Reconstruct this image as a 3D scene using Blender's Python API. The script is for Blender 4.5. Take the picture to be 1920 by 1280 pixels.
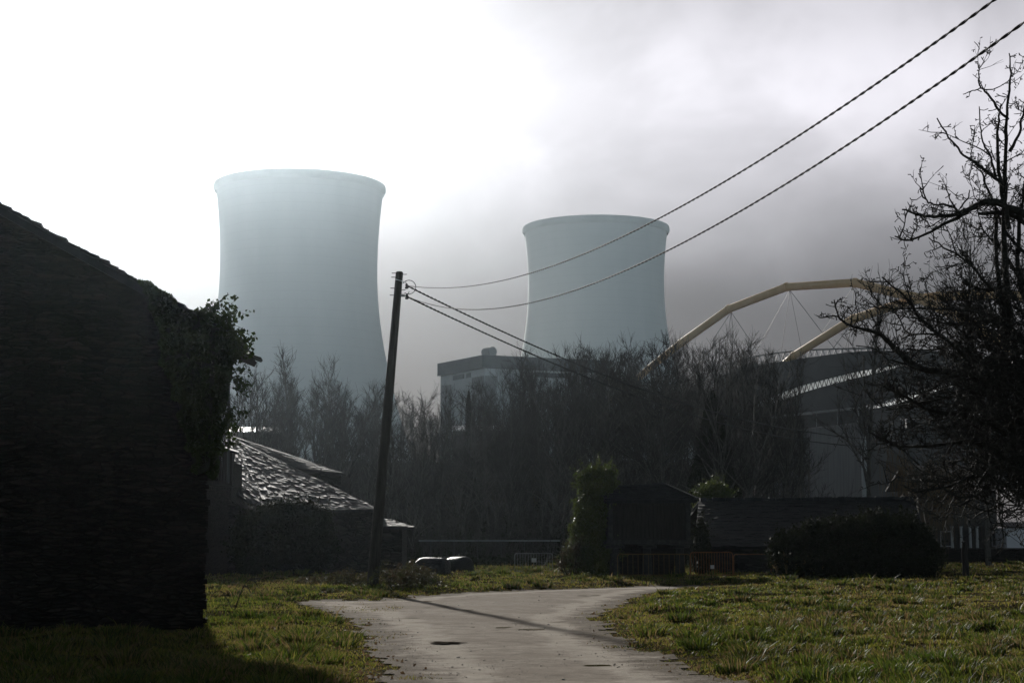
import bpy, math, random
import numpy as np
from mathutils import Vector, Matrix

for o in list(bpy.data.objects):
    bpy.data.objects.remove(o)
SC = bpy.context.scene
COL = SC.collection
R_ = math.radians

# ------------------------------------------------------------------ camera
FPX = 3200.0                       # focal length in pixels of the 1920 px wide photograph (60 mm lens)
K = FPX / 1867.0                   # depths below are written in units of K metres
PITCH = math.atan(372 / FPX)
EYE = 1.6
cam_d = bpy.data.cameras.new("camera")
cam_d.sensor_width = 36.0
cam_d.lens = 36.0 * FPX / 1920.0
cam_d.clip_start = 0.1
cam_d.clip_end = 5000
cam = bpy.data.objects.new("camera", cam_d)
COL.objects.link(cam)
cam.location = (0, 0, EYE)
cam.rotation_euler = (math.pi / 2 + PITCH, 0, 0)
SC.camera = cam

# ------------------------------------------------------------------ sun, sky, exposure
SUN_AZ, SUN_EL = R_(-11.8), R_(17.0)
SUN = Vector((math.sin(SUN_AZ) * math.cos(SUN_EL), math.cos(SUN_AZ) * math.cos(SUN_EL), math.sin(SUN_EL)))
sl = bpy.data.lights.new("sun", 'SUN')
sl.energy = 5.0
sl.angle = R_(1.1)
sl.color = (1.0, 0.96, 0.90)
so = bpy.data.objects.new("sun", sl)
COL.objects.link(so)
so.rotation_euler = SUN.to_track_quat('Z', 'Y').to_euler()

W = bpy.data.worlds.new("World")
SC.world = W
W.use_nodes = True
nt = W.node_tree
nt.nodes.clear()


def nmath(nt, op, a, b=None, c=None, clamp=False):
    n = nt.nodes.new('ShaderNodeMath')
    n.operation = op
    n.use_clamp = clamp
    for i, x in enumerate((a, b, c)):
        if x is None:
            continue
        if isinstance(x, (int, float)):
            n.inputs[i].default_value = x
        else:
            nt.links.new(x, n.inputs[i])
    return n.outputs[0]


def smooth(nt, x, lo, hi, a=0.0, b=1.0):
    n = nt.nodes.new('ShaderNodeMapRange')
    n.interpolation_type = 'SMOOTHSTEP'
    nt.links.new(x, n.inputs[0])
    n.inputs[1].default_value, n.inputs[2].default_value = lo, hi
    n.inputs[3].default_value, n.inputs[4].default_value = a, b
    return n.outputs[0]


def build_world():
    L = nt.links
    tc = nt.nodes.new('ShaderNodeTexCoord')
    nrm = nt.nodes.new('ShaderNodeVectorMath'); nrm.operation = 'NORMALIZE'
    L.new(tc.outputs['Generated'], nrm.inputs[0])
    d = nrm.outputs[0]
    dot = nt.nodes.new('ShaderNodeVectorMath'); dot.operation = 'DOT_PRODUCT'
    L.new(d, dot.inputs[0]); dot.inputs[1].default_value = SUN
    mu = dot.outputs['Value']
    sep = nt.nodes.new('ShaderNodeSeparateXYZ'); L.new(d, sep.inputs[0])
    z = nmath(nt, 'MULTIPLY', nmath(nt, 'MAXIMUM', sep.outputs[2], 0.0), 1.7)
    mp1 = nt.nodes.new('ShaderNodeMapping'); L.new(d, mp1.inputs[0])
    mp1.inputs['Location'].default_value = (3.1, 1.7, 0.4)
    mp1.inputs['Scale'].default_value = (1.0, 1.0, 1.35)
    n1 = nt.nodes.new('ShaderNodeTexNoise'); L.new(mp1.outputs[0], n1.inputs['Vector'])
    n1.inputs['Scale'].default_value = 6.0
    n1.inputs['Detail'].default_value = 5
    n1.inputs['Roughness'].default_value = 0.52
    n1.inputs['Distortion'].default_value = 0.35
    n2 = nt.nodes.new('ShaderNodeTexNoise'); L.new(d, n2.inputs['Vector'])
    n2.inputs['Scale'].default_value = 9.0
    n2.inputs['Detail'].default_value = 4
    n2.inputs['Roughness'].default_value = 0.5
    n2.inputs['Distortion'].default_value = 0.6
    w1 = nmath(nt, 'SUBTRACT', n1.outputs[0], 0.5)
    w2 = nmath(nt, 'SUBTRACT', n2.outputs[0], 0.5)
    # fog bank low, bright cloud above it, thinner again towards the zenith
    zz = nmath(nt, 'MULTIPLY_ADD', w2, 0.075, z)
    bank = smooth(nt, zz, 0.22, 0.465, 0.12, 0.87)
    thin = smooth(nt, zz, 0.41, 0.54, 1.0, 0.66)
    thin = nmath(nt, 'MULTIPLY', thin, smooth(nt, z, 0.56, 0.85, 1.0, 0.1))  # unseen zenith dimmed to weaken the fill in shaded places
    cloud = nmath(nt, 'MULTIPLY', bank, thin)
    puff = smooth(nt, n1.outputs[0], 0.40, 0.62, -1.0, 1.0)
    puff = nmath(nt, 'MULTIPLY', puff, smooth(nt, z, 0.22, 0.42, 0.04, 0.15))
    cloud = nmath(nt, 'MULTIPLY', cloud, nmath(nt, 'ADD', puff, 0.98))
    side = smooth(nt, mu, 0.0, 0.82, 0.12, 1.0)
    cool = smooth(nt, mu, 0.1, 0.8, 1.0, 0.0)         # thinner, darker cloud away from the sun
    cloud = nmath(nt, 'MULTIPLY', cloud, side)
    g = nmath(nt, 'EXPONENT', nmath(nt, 'MULTIPLY', nmath(nt, 'SUBTRACT', mu, 1.0), 62.0))
    gz = smooth(nt, z, 0.05, 0.30, 0.35, 1.0)
    glow = nmath(nt, 'MULTIPLY', nmath(nt, 'MULTIPLY', g, 0.75), gz)
    # added fill light: an unseen bright band low in the sky behind the camera
    rear_fill = nmath(nt, 'MULTIPLY', smooth(nt, mu, -0.6, 0.35, 0.44, 0.0), smooth(nt, z, 0.25, 0.8, 1.0, 0.0))
    cloud = nmath(nt, 'ADD', cloud, rear_fill)
    cc = nt.nodes.new('ShaderNodeCombineXYZ')
    L.new(nmath(nt, 'ADD', nmath(nt, 'MULTIPLY', cloud, nmath(nt, 'MULTIPLY_ADD', cool, -0.22, 1.0)), glow), cc.inputs[0])
    L.new(nmath(nt, 'ADD', nmath(nt, 'MULTIPLY', cloud, 0.975), nmath(nt, 'MULTIPLY', glow, 0.98)), cc.inputs[1])
    L.new(nmath(nt, 'ADD', nmath(nt, 'MULTIPLY', cloud, nmath(nt, 'MULTIPLY_ADD', cool, 0.06, 1.05)), nmath(nt, 'MULTIPLY', glow, 0.98)), cc.inputs[2])
    sc10 = nt.nodes.new('ShaderNodeVectorMath'); sc10.operation = 'SCALE'
    L.new(cc.outputs[0], sc10.inputs[0]); sc10.inputs['Scale'].default_value = 10.0
    sky = nt.nodes.new('ShaderNodeTexSky')
    sky.sky_type = 'NISHITA'
    sky.sun_disc = False
    sky.sun_elevation = SUN_EL
    sky.sun_rotation = SUN_AZ
    mix = nt.nodes.new('ShaderNodeMix'); mix.data_type = 'RGBA'
    mix.inputs[0].default_value = 0.985
    L.new(sky.outputs[0], mix.inputs[6]); L.new(sc10.outputs[0], mix.inputs[7])
    bg = nt.nodes.new('ShaderNodeBackground')
    bg.inputs[1].default_value = 0.1
    L.new(mix.outputs[2], bg.inputs[0])
    out = nt.nodes.new('ShaderNodeOutputWorld')
    L.new(bg.outputs[0], out.inputs[0])


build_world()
SC.view_settings.view_transform = 'Standard'
SC.view_settings.look = 'None'
SC.view_settings.exposure = 0.0
SC.view_settings.gamma = 1.0
SC.view_settings.use_curve_mapping = False
SC.cycles.use_denoising = True
SC.cycles.max_bounces = 8
SC.cycles.transparent_max_bounces = 8

# ------------------------------------------------------------------ helpers
CP, SP = math.cos(PITCH), math.sin(PITCH)


def P(u, v, Y):
    """the point at depth Y * K metres seen at photograph pixel (u, v)"""
    Y = Y * K
    a, b = (u - 960) / FPX, (640 - v) / FPX
    dx, dy, dz = a, CP - b * SP, SP + b * CP
    s = Y / dy
    return Vector((dx * s, Y, EYE + dz * s))


def G(u, v, z=0.0):
    a, b = (u - 960) / FPX, (640 - v) / FPX
    dx, dy, dz = a, CP - b * SP, SP + b * CP
    s = (z - EYE) / dz
    return Vector((dx * s, dy * s, z))


class MB:
    def __init__(self):
        self.v, self.f, self.m = [], [], []

    def add(self, vs, fs, mi=0):
        n = len(self.v)
        self.v.extend(tuple(p) for p in vs)
        for f in fs:
            self.f.append(tuple(i + n for i in f))
            self.m.append(mi)

    def box(self, c, size, rz=0.0, mi=0, M=None):
        c = Vector(c); sx, sy, sz = (s / 2 for s in size)
        rot = Matrix.Rotation(rz, 3, 'Z') if M is None else M
        vs = [c + rot @ Vector((x * sx, y * sy, z * sz)) for x in (-1, 1) for y in (-1, 1) for z in (-1, 1)]
        self.add(vs, [(0, 1, 3, 2), (4, 6, 7, 5), (0, 4, 5, 1), (2, 3, 7, 6), (0, 2, 6, 4), (1, 5, 7, 3)], mi)

    def beam(self, a, b, w, h, mi=0):
        a, b = Vector(a), Vector(b)
        d = b - a
        x = d.normalized()
        up = Vector((0, 0, 1)) if abs(x.z) < 0.95 else Vector((0, 1, 0))
        y = up.cross(x).normalized(); zz = x.cross(y)
        M = Matrix((x, y, zz)).transposed()
        self.box((a + b) / 2, (d.length, w, h), M=M, mi=mi)

    def tube(self, pts, rad, n=6, cap=True, mi=0):
        pts = [Vector(p) for p in pts]
        if not hasattr(rad, '__len__'):
            rad = [rad] * len(pts)
        m = len(pts)
        vs = []
        prev = None
        for i in range(m):
            t = (pts[min(i + 1, m - 1)] - pts[max(i - 1, 0)])
            t = t.normalized() if t.length > 1e-9 else Vector((0, 0, 1))
            if prev is None:
                prev = t.orthogonal().normalized()
            a = prev - t * prev.dot(t)
            a = a.normalized() if a.length > 1e-6 else t.orthogonal().normalized()
            prev = a
            b = t.cross(a)
            for k in range(n):
                an = 2 * math.pi * k / n
                vs.append(pts[i] + (a * math.cos(an) + b * math.sin(an)) * rad[i])
        fs = []
        for i in range(m - 1):
            for k in range(n):
                k2 = (k + 1) % n
                fs.append((i * n + k, i * n + k2, (i + 1) * n + k2, (i + 1) * n + k))
        if cap:
            fs.append(tuple(range(n - 1, -1, -1)))
            fs.append(tuple((m - 1) * n + k for k in range(n)))
        self.add(vs, fs, mi)

    def lathe(self, prof, n=32, c=(0, 0, 0), closed=False, mi=0):
        c = Vector(c)
        vs = [c + Vector((r * math.cos(2 * math.pi * k / n), r * math.sin(2 * math.pi * k / n), z)) for r, z in prof for k in range(n)]
        fs = []
        m = len(prof)
        for i in range(m if closed else m - 1):
            j = (i + 1) % m
            for k in range(n):
                k2 = (k + 1) % n
                fs.append((i * n + k, i * n + k2, j * n + k2, j * n + k))
        self.add(vs, fs, mi)

    def prism(self, poly, ext, mi=0):
        poly = [Vector(p) for p in poly]; ext = Vector(ext); n = len(poly)
        vs = poly + [p + ext for p in poly]
        fs = [tuple(range(n)), tuple(range(2 * n - 1, n - 1, -1))]
        for k in range(n):
            k2 = (k + 1) % n
            fs.append((k, k + n, k2 + n, k2))
        self.add(vs, fs, mi)

    def strip(self, A, B, th, mi=0):
        """solid sheet between two polylines with equal point count; th = thickness vector"""
        A = [Vector(p) for p in A]; B = [Vector(p) for p in B]; th = Vector(th); n = len(A)
        vs = A + B + [p + th for p in A] + [p + th for p in B]
        fs = []
        for i in range(n - 1):
            fs.append((i, i + 1, n + i + 1, n + i))
            fs.append((2 * n + i, 3 * n + i, 3 * n + i + 1, 2 * n + i + 1))
            fs.append((i, 2 * n + i, 2 * n + i + 1, i + 1))
            fs.append((n + i, n + i + 1, 3 * n + i + 1, 3 * n + i))
        fs.append((0, n, 3 * n, 2 * n)); fs.append((n - 1, 3 * n - 1, 4 * n - 1, 2 * n - 1))
        self.add(vs, fs, mi)

    def build(self, name, mats, parent=None, smooth=False):
        me = bpy.data.meshes.new(name)
        me.from_pydata(self.v, [], self.f)
        if not isinstance(mats, (list, tuple)):
            mats = [mats]
        for m in mats:
            me.materials.append(m)
        if len(mats) > 1:
            me.polygons.foreach_set('material_index', self.m)
        if smooth:
            me.polygons.foreach_set('use_smooth', [True] * len(me.polygons))
        me.update()
        return link(name, me, parent)


def link(name, data, parent=None):
    o = bpy.data.objects.new(name, data)
    COL.objects.link(o)
    if parent is not None:
        o.parent = parent
        o.matrix_parent_inverse = Matrix.Translation(-Vector(parent.location)) if parent.type == 'EMPTY' else Matrix.Identity(4)
    return o


def np_mesh(name, V, F, mats, parent=None, mi=None, smooth=False):
    """V (n,3) array, F (m,k) array of equal polygons"""
    me = bpy.data.meshes.new(name)
    V = np.asarray(V, dtype=np.float32); F = np.asarray(F, dtype=np.int32)
    m, k = F.shape
    me.vertices.add(len(V)); me.vertices.foreach_set('co', V.ravel())
    me.loops.add(m * k); me.loops.foreach_set('vertex_index', F.ravel())
    me.polygons.add(m)
    me.polygons.foreach_set('loop_start', np.arange(0, m * k, k, dtype=np.int32))
    me.polygons.foreach_set('loop_total', np.full(m, k, dtype=np.int32))
    if not isinstance(mats, (list, tuple)):
        mats = [mats]
    for a in mats:
        me.materials.append(a)
    if mi is not None:
        me.polygons.foreach_set('material_index', np.asarray(mi, dtype=np.int32))
    if smooth:
        me.polygons.foreach_set('use_smooth', np.ones(m, dtype=bool))
    me.update(calc_edges=True)
    return link(name, me, parent)


def tag(o, label=None, cat=None, group=None, kind=None):
    if label: o['label'] = label
    if cat: o['category'] = cat
    if group: o['group'] = group
    if kind: o['kind'] = kind
    return o


def thing(name, loc, label, cat, group=None):
    o = bpy.data.objects.new(name, None)
    COL.objects.link(o)
    o.location = loc
    o.empty_display_size = 0.3
    return tag(o, label, cat, group)


def copy_tree(o, parent=None):
    c = o.copy()
    COL.objects.link(c)
    if parent is not None:
        c.parent = parent
    for ch in list(o.children):
        copy_tree(ch, c)
    return c


def leaf_arrays(rng, C, size, jitter=0.35, up=0.0, aspect=0.75):
    """diamond shaped leaves at the points C"""
    n = len(C)
    d1 = rng.normal(size=(n, 3)); d1[:, 2] += up
    d1 /= np.linalg.norm(d1, axis=1)[:, None] + 1e-9
    d2 = rng.normal(size=(n, 3))
    d2 -= d1 * (d1 * d2).sum(1)[:, None]
    d2 /= np.linalg.norm(d2, axis=1)[:, None] + 1e-9
    nrm = np.cross(d1, d2)
    s = (size * (1 + jitter * rng.uniform(-1, 1, n)))[:, None]
    a = C - d1 * s * 0.5
    b = C + d2 * s * 0.5 * aspect - d1 * s * 0.1 + nrm * s * 0.12
    c = C + d1 * s * 0.6
    d = C - d2 * s * 0.5 * aspect - d1 * s * 0.1 + nrm * s * 0.12
    V = np.stack([a, b, c, d], 1).reshape(-1, 3)
    i = np.arange(n)[:, None] * 4
    F = np.concatenate([i + np.array([[0, 1, 2]]), i + np.array([[0, 2, 3]])], 1).reshape(-1, 3)
    return V, F


# ------------------------------------------------------------------ materials
def mat(name, c1, c2=None, scale=4.0, rough=0.85, bump=0.0, bscale=None, metal=0.0, spec=0.3,
        stretch=(1, 1, 1), detail=5, trans=0.0, coords='Object', lo=0.35, hi=0.65):
    m = bpy.data.materials.new(name)
    m.use_nodes = True
    t = m.node_tree
    L = t.links
    bs = t.nodes['Principled BSDF']
    out = t.nodes['Material Output']
    bs.inputs['Roughness'].default_value = rough
    bs.inputs['Metallic'].default_value = metal
    bs.inputs['Specular IOR Level'].default_value = spec
    tc = t.nodes.new('ShaderNodeTexCoord')
    mp = t.nodes.new('ShaderNodeMapping')
    mp.inputs['Scale'].default_value = stretch
    L.new(tc.outputs[coords], mp.inputs[0])
    col = None
    if c2 is None:
        bs.inputs['Base Color'].default_value = (*c1, 1)
    else:
        n = t.nodes.new('ShaderNodeTexNoise')
        n.inputs['Scale'].default_value = scale
        n.inputs['Detail'].default_value = detail
        n.inputs['Roughness'].default_value = 0.6
        L.new(mp.outputs[0], n.inputs['Vector'])
        r = t.nodes.new('ShaderNodeMapRange')
        r.inputs[1].default_value, r.inputs[2].default_value = lo, hi
        L.new(n.outputs[0], r.inputs[0])
        mx = t.nodes.new('ShaderNodeMix'); mx.data_type = 'RGBA'
        mx.inputs[6].default_value = (*c1, 1); mx.inputs[7].default_value = (*c2, 1)
        L.new(r.outputs[0], mx.inputs[0])
        L.new(mx.outputs[2], bs.inputs['Base Color'])
        col = mx.outputs[2]
    if bump:
        b = t.nodes.new('ShaderNodeBump')
        b.inputs['Strength'].default_value = min(1.0, bump)
        b.inputs['Distance'].default_value = 0.03 * max(1.0, bump)
        n2 = t.nodes.new('ShaderNodeTexNoise')
        n2.inputs['Scale'].default_value = bscale or scale * 4
        n2.inputs['Detail'].default_value = 6
        L.new(mp.outputs[0], n2.inputs['Vector'])
        L.new(n2.outputs[0], b.inputs['Height'])
        L.new(b.outputs[0], bs.inputs['Normal'])
    if trans:
        tr = t.nodes.new('ShaderNodeBsdfTranslucent')
        if col is not None:
            L.new(col, tr.inputs[0])
        else:
            tr.inputs[0].default_value = (*c1, 1)
        ms = t.nodes.new('ShaderNodeMixShader')
        ms.inputs[0].default_value = trans
        L.new(bs.outputs[0], ms.inputs[1]); L.new(tr.outputs[0], ms.inputs[2])
        L.new(ms.outputs[0], out.inputs[0])
    return m


def stone_mat(name, c1, c2, c3, course=0.11, width=0.42):
    """flat irregular slate masonry: stretched cells with mortar joints, coloured stone by stone"""
    m = bpy.data.materials.new(name)
    m.use_nodes = True
    t = m.node_tree; L = t.links
    bs = t.nodes['Principled BSDF']
    bs.inputs['Roughness'].default_value = 0.8
    bs.inputs['Specular IOR Level'].default_value = 0.25
    tc = t.nodes.new('ShaderNodeTexCoord')
    nz = t.nodes.new('ShaderNodeTexNoise'); nz.inputs['Scale'].default_value = 1.3
    L.new(tc.outputs['Object'], nz.inputs['Vector'])
    ad = t.nodes.new('ShaderNodeVectorMath'); ad.operation = 'MULTIPLY_ADD'
    L.new(nz.outputs['Color'], ad.inputs[0]); ad.inputs[1].default_value = (0.25, 0.25, 0.12)
    L.new(tc.outputs['Object'], ad.inputs[2])
    mp = t.nodes.new('ShaderNodeMapping')
    mp.inputs['Scale'].default_value = (1 / width, 1 / width, 1 / course)
    L.new(ad.outputs[0], mp.inputs[0])
    v1 = t.nodes.new('ShaderNodeTexVoronoi'); v1.feature = 'DISTANCE_TO_EDGE'
    v2 = t.nodes.new('ShaderNodeTexVoronoi')
    for v in (v1, v2):
        v.inputs['Scale'].default_value = 1.0
        L.new(mp.outputs[0], v.inputs['Vector'])
    rp = t.nodes.new('ShaderNodeValToRGB')
    rp.color_ramp.elements[0].color = (*c1, 1); rp.color_ramp.elements[1].color = (*c3, 1)
    e = rp.color_ramp.elements.new(0.5); e.color = (*c2, 1)
    sp = t.nodes.new('ShaderNodeSeparateColor'); L.new(v2.outputs['Color'], sp.inputs[0])
    L.new(sp.outputs[0], rp.inputs[0])
    st = smooth(t, v1.outputs['Distance'], 0.0, 0.12, 0.35, 1.0)
    mul = t.nodes.new('ShaderNodeVectorMath'); mul.operation = 'SCALE'
    L.new(rp.outputs[0], mul.inputs[0]); L.new(st, mul.inputs['Scale'])
    L.new(mul.outputs[0], bs.inputs['Base Color'])
    h = nmath(t, 'ADD', smooth(t, v1.outputs['Distance'], 0.0, 0.18), nmath(t, 'MULTIPLY', sp.outputs[1], 0.5))
    b = t.nodes.new('ShaderNodeBump'); b.inputs['Strength'].default_value = 1.0; b.inputs['Distance'].default_value = 0.05
    L.new(h, b.inputs['Height']); L.new(b.outputs[0], bs.inputs['Normal'])
    return m


M = {}
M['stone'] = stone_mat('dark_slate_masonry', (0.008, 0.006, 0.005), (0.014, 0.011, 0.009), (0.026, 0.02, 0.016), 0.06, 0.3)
M['stone_far'] = stone_mat('grey_slate_masonry', (0.014, 0.013, 0.012), (0.025, 0.023, 0.021), (0.048, 0.044, 0.04), 0.12, 0.45)
M['slate'] = mat('slate_tiles', (0.022, 0.023, 0.026), (0.055, 0.055, 0.058), scale=3.5, rough=0.7, bump=0.5, bscale=7, spec=0.15)
M['slate_b'] = mat('pale_slate', (0.04, 0.04, 0.044), (0.10, 0.098, 0.10), scale=4, rough=0.62, bump=0.5, bscale=8, spec=0.2)
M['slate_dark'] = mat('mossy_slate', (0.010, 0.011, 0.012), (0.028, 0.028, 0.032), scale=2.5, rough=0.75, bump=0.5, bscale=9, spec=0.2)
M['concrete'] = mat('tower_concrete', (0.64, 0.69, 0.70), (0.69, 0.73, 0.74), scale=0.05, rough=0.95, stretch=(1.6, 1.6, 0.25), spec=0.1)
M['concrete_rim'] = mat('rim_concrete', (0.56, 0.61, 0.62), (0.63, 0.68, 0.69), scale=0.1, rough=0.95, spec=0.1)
M['cladding'] = mat('dark_cladding', (0.09, 0.11, 0.12), (0.12, 0.14, 0.15), scale=0.3, rough=0.7)
M['pale_concrete'] = mat('pale_concrete', (0.5, 0.54, 0.55), (0.6, 0.64, 0.65), scale=0.15, rough=0.9, stretch=(1, 1, 0.4))
M['panel'] = mat('grey_panel', (0.26, 0.28, 0.285), (0.32, 0.335, 0.34), scale=0.4, rough=0.8)
M['dome_dark'] = mat('charcoal_roof_sheet', (0.03, 0.032, 0.035), (0.042, 0.044, 0.047), scale=0.2, rough=0.75)
M['dome_wall'] = mat('grey_ribbed_wall', (0.12, 0.12, 0.125), (0.16, 0.16, 0.165), scale=0.4, rough=0.8, stretch=(6, 6, 0.2))
M['polycarb'] = mat('milky_translucent_panel', (0.85, 0.87, 0.88), rough=0.5, trans=0.92)
M['ochre'] = mat('ochre_painted_steel', (0.66, 0.43, 0.21), (0.74, 0.50, 0.26), scale=0.4, rough=0.6)
M['steel'] = mat('galvanised_steel', (0.30, 0.31, 0.32), (0.40, 0.41, 0.42), scale=3, rough=0.45, metal=0.6)
M['truss'] = mat('grey_painted_truss', (0.16, 0.165, 0.17), (0.22, 0.22, 0.23), scale=2, rough=0.6)
M['metal_roof'] = mat('bright_sheet_roof', (0.6, 0.6, 0.6), (0.72, 0.72, 0.72), scale=1, rough=0.3, metal=0.9)
M['bark'] = mat('grey_bark', (0.045, 0.042, 0.038), (0.12, 0.112, 0.10), scale=2.5, rough=0.9, stretch=(4, 4, 1), bump=0.6, bscale=8)
M['twig'] = mat('brown_grey_twigs', (0.022, 0.020, 0.018), (0.042, 0.038, 0.034), scale=0.6, rough=0.9, spec=0.2)
M['fruit_bark'] = mat('lichened_fruit_bark', (0.02, 0.018, 0.016), (0.05, 0.048, 0.042), scale=9, rough=0.9, bump=0.7, bscale=40, spec=0.15)
M['willow'] = mat('tawny_willow_twigs', (0.09, 0.065, 0.04), (0.15, 0.11, 0.07), scale=0.8, rough=0.9, spec=0.15)
M['pole'] = mat('tarred_pole_wood', (0.018, 0.016, 0.014), (0.045, 0.04, 0.034), scale=3, rough=0.85, stretch=(10, 10, 0.6), bump=0.7, bscale=6)
M['cable'] = mat('cable_insulation', (0.03, 0.03, 0.032), rough=0.7, spec=0.15)
M['iron'] = mat('dark_iron', (0.05, 0.05, 0.052), rough=0.55, metal=0.5)
M['ivy'] = mat('ivy_leaf', (0.012, 0.022, 0.006), (0.03, 0.046, 0.012), scale=2.0, rough=0.55, spec=0.2, trans=0.45)
M['ivy_core'] = mat('ivy_stems', (0.012, 0.014, 0.008), (0.02, 0.02, 0.012), scale=5, rough=0.95)
M['evergreen'] = mat('evergreen_leaf', (0.038, 0.055, 0.012), (0.075, 0.09, 0.022), scale=1.5, rough=0.5, spec=0.3, trans=0.45)
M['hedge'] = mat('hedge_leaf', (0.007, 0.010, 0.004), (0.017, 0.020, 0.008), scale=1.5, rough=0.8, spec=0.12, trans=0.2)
M['bramble'] = mat('bramble_leaf', (0.04, 0.055, 0.018), (0.075, 0.05, 0.03), scale=1.8, rough=0.6, spec=0.2, trans=0.35)
M['bramble_red'] = mat('reddened_bramble_leaf', (0.065, 0.045, 0.028), (0.06, 0.065, 0.025), scale=2.5, rough=0.6, spec=0.2, trans=0.3)
M['wood'] = mat('weathered_boards', (0.015, 0.013, 0.011), (0.03, 0.026, 0.023), scale=2, rough=0.9, stretch=(8, 8, 0.7), bump=0.4)
M['granite'] = mat('granite', (0.022, 0.022, 0.022), (0.05, 0.047, 0.044), scale=6, rough=0.9, bump=0.4)
M['plastic'] = mat('black_stretch_wrap', (0.008, 0.009, 0.012), (0.016, 0.017, 0.021), scale=6, rough=0.55, bump=2.2, bscale=6, spec=0.3, stretch=(1, 1, 2.5))
M['orange'] = mat('faded_orange_paint', (0.26, 0.09, 0.02), (0.15, 0.055, 0.025), scale=5, rough=0.6)
M['yellow'] = mat('faded_yellow_paint', (0.16, 0.095, 0.025), (0.10, 0.06, 0.025), scale=5, rough=0.6)
M['sign'] = mat('white_sign', (0.7, 0.7, 0.7), (0.6, 0.6, 0.62), scale=8, rough=0.5)
M['white'] = mat('white_paint', (0.68, 0.68, 0.72), (0.6, 0.6, 0.64), scale=1.5, rough=0.6)
M['render'] = mat('dark_render', (0.05, 0.045, 0.042), (0.08, 0.075, 0.07), scale=1.5, rough=0.9)
M['column'] = mat('pale_column', (0.5, 0.5, 0.5), (0.4, 0.4, 0.4), scale=3, rough=0.7)
M['litter'] = mat('leaf_litter', (0.015, 0.013, 0.009), (0.035, 0.029, 0.018), scale=0.7, rough=0.95, bump=0.8, bscale=3)
M['soil'] = mat('damp_soil', (0.03, 0.028, 0.012), (0.095, 0.08, 0.045), scale=1.4, rough=1.0, bump=1.0, bscale=22, spec=0.0)
M['grass_a'] = mat('grass_green', (0.055, 0.09, 0.010), (0.105, 0.13, 0.018), scale=0.7, rough=0.55, spec=0.3, trans=0.5)
M['grass_b'] = mat('grass_yellow_green', (0.13, 0.135, 0.022), (0.22, 0.20, 0.04), scale=0.7, rough=0.6, spec=0.3, trans=0.5)
M['grass_c'] = mat('grass_dry_brown', (0.15, 0.10, 0.04), (0.25, 0.18, 0.085), scale=0.9, rough=0.7, spec=0.2, trans=0.45)
M['grass_d'] = mat('grass_dark', (0.022, 0.042, 0.010), (0.045, 0.06, 0.014), scale=0.9, rough=0.6, spec=0.25, trans=0.35)
M['pebble'] = mat('pebbles', (0.2, 0.18, 0.155), (0.45, 0.42, 0.38), scale=6, rough=0.95, spec=0.1)
M['deadleaf'] = mat('dead_leaves', (0.10, 0.055, 0.025), (0.24, 0.16, 0.09), scale=9, rough=0.8, trans=0.2)
M['mud'] = mat('wet_mud', (0.025, 0.022, 0.018), (0.06, 0.05, 0.042), scale=6, rough=1.0, spec=0.0, bump=0.5, bscale=20)


def road_mat():
    m = bpy.data.materials.new('gravel_track')
    m.use_nodes = True
    t = m.node_tree; L = t.links
    bs = t.nodes['Principled BSDF']
    bs.inputs['Roughness'].default_value = 1.0
    bs.inputs['Specular IOR Level'].default_value = 0.015
    tc = t.nodes.new('ShaderNodeTexCoord')
    def nz(scale, detail=5, rough=0.6, vec=None):
        n = t.nodes.new('ShaderNodeTexNoise')
        n.inputs['Scale'].default_value = scale; n.inputs['Detail'].default_value = detail; n.inputs['Roughness'].default_value = rough
        L.new(vec or tc.outputs['Object'], n.inputs['Vector'])
        return n.outputs[0]
    big = nz(0.45, 4); mid = nz(2.6, 6, 0.65); fine = nz(38, 5, 0.7)
    def mixc(f, a, b):
        x = t.nodes.new('ShaderNodeMix'); x.data_type = 'RGBA'
        L.new(f, x.inputs[0])
        for s, c in ((6, a), (7, b)):
            if isinstance(c, tuple): x.inputs[s].default_value = (*c, 1)
            else: L.new(c, x.inputs[s])
        return x.outputs[2]
    base = mixc(smooth(t, mid, 0.38, 0.60), (0.235, 0.20, 0.162), (0.42, 0.37, 0.312))
    base = mixc(smooth(t, big, 0.42, 0.64, 0, 0.8), base, (0.23, 0.19, 0.15))
    base = mixc(smooth(t, fine, 0.46, 0.66, 0, 0.75), base, (0.16, 0.14, 0.115))
    at = t.nodes.new('ShaderNodeAttribute'); at.attribute_name = 'wear'
    rim = smooth(t, nmath(t, 'MULTIPLY_ADD', mid, 0.9, nmath(t, 'SUBTRACT', at.outputs['Fac'], 0.45)), 0.1, 0.62, 1.0, 0.0)
    wob = nmath(t, 'MULTIPLY_ADD', mid, 0.5, nmath(t, 'MULTIPLY_ADD', big, 0.6, at.outputs['Fac']))
    wheel = nmath(t, 'MULTIPLY', smooth(t, wob, 1.05, 1.3), smooth(t, wob, 1.55, 1.85, 1.0, 0.0))
    base = mixc(nmath(t, 'MULTIPLY', wheel, 0.55), base, (0.48, 0.43, 0.365))
    base = mixc(nmath(t, 'MULTIPLY', smooth(t, wob, 1.75, 2.1), 0.35), base, (0.26, 0.222, 0.18))
    base = mixc(nmath(t, 'MULTIPLY', rim, 0.85), base, mixc(smooth(t, fine, 0.4, 0.62), (0.08, 0.064, 0.045), (0.20, 0.166, 0.128)))
    L.new(base, bs.inputs['Base Color'])
    h = nmath(t, 'ADD', nmath(t, 'MULTIPLY', fine, 0.25), nmath(t, 'MULTIPLY', mid, 1.0))
    b = t.nodes.new('ShaderNodeBump'); b.inputs['Strength'].default_value = 0.8; b.inputs['Distance'].default_value = 0.05
    L.new(h, b.inputs['Height']); L.new(b.outputs[0], bs.inputs['Normal'])
    return m


M['road'] = road_mat()

# ------------------------------------------------------------------ the ground
rng = np.random.default_rng(7)


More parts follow.
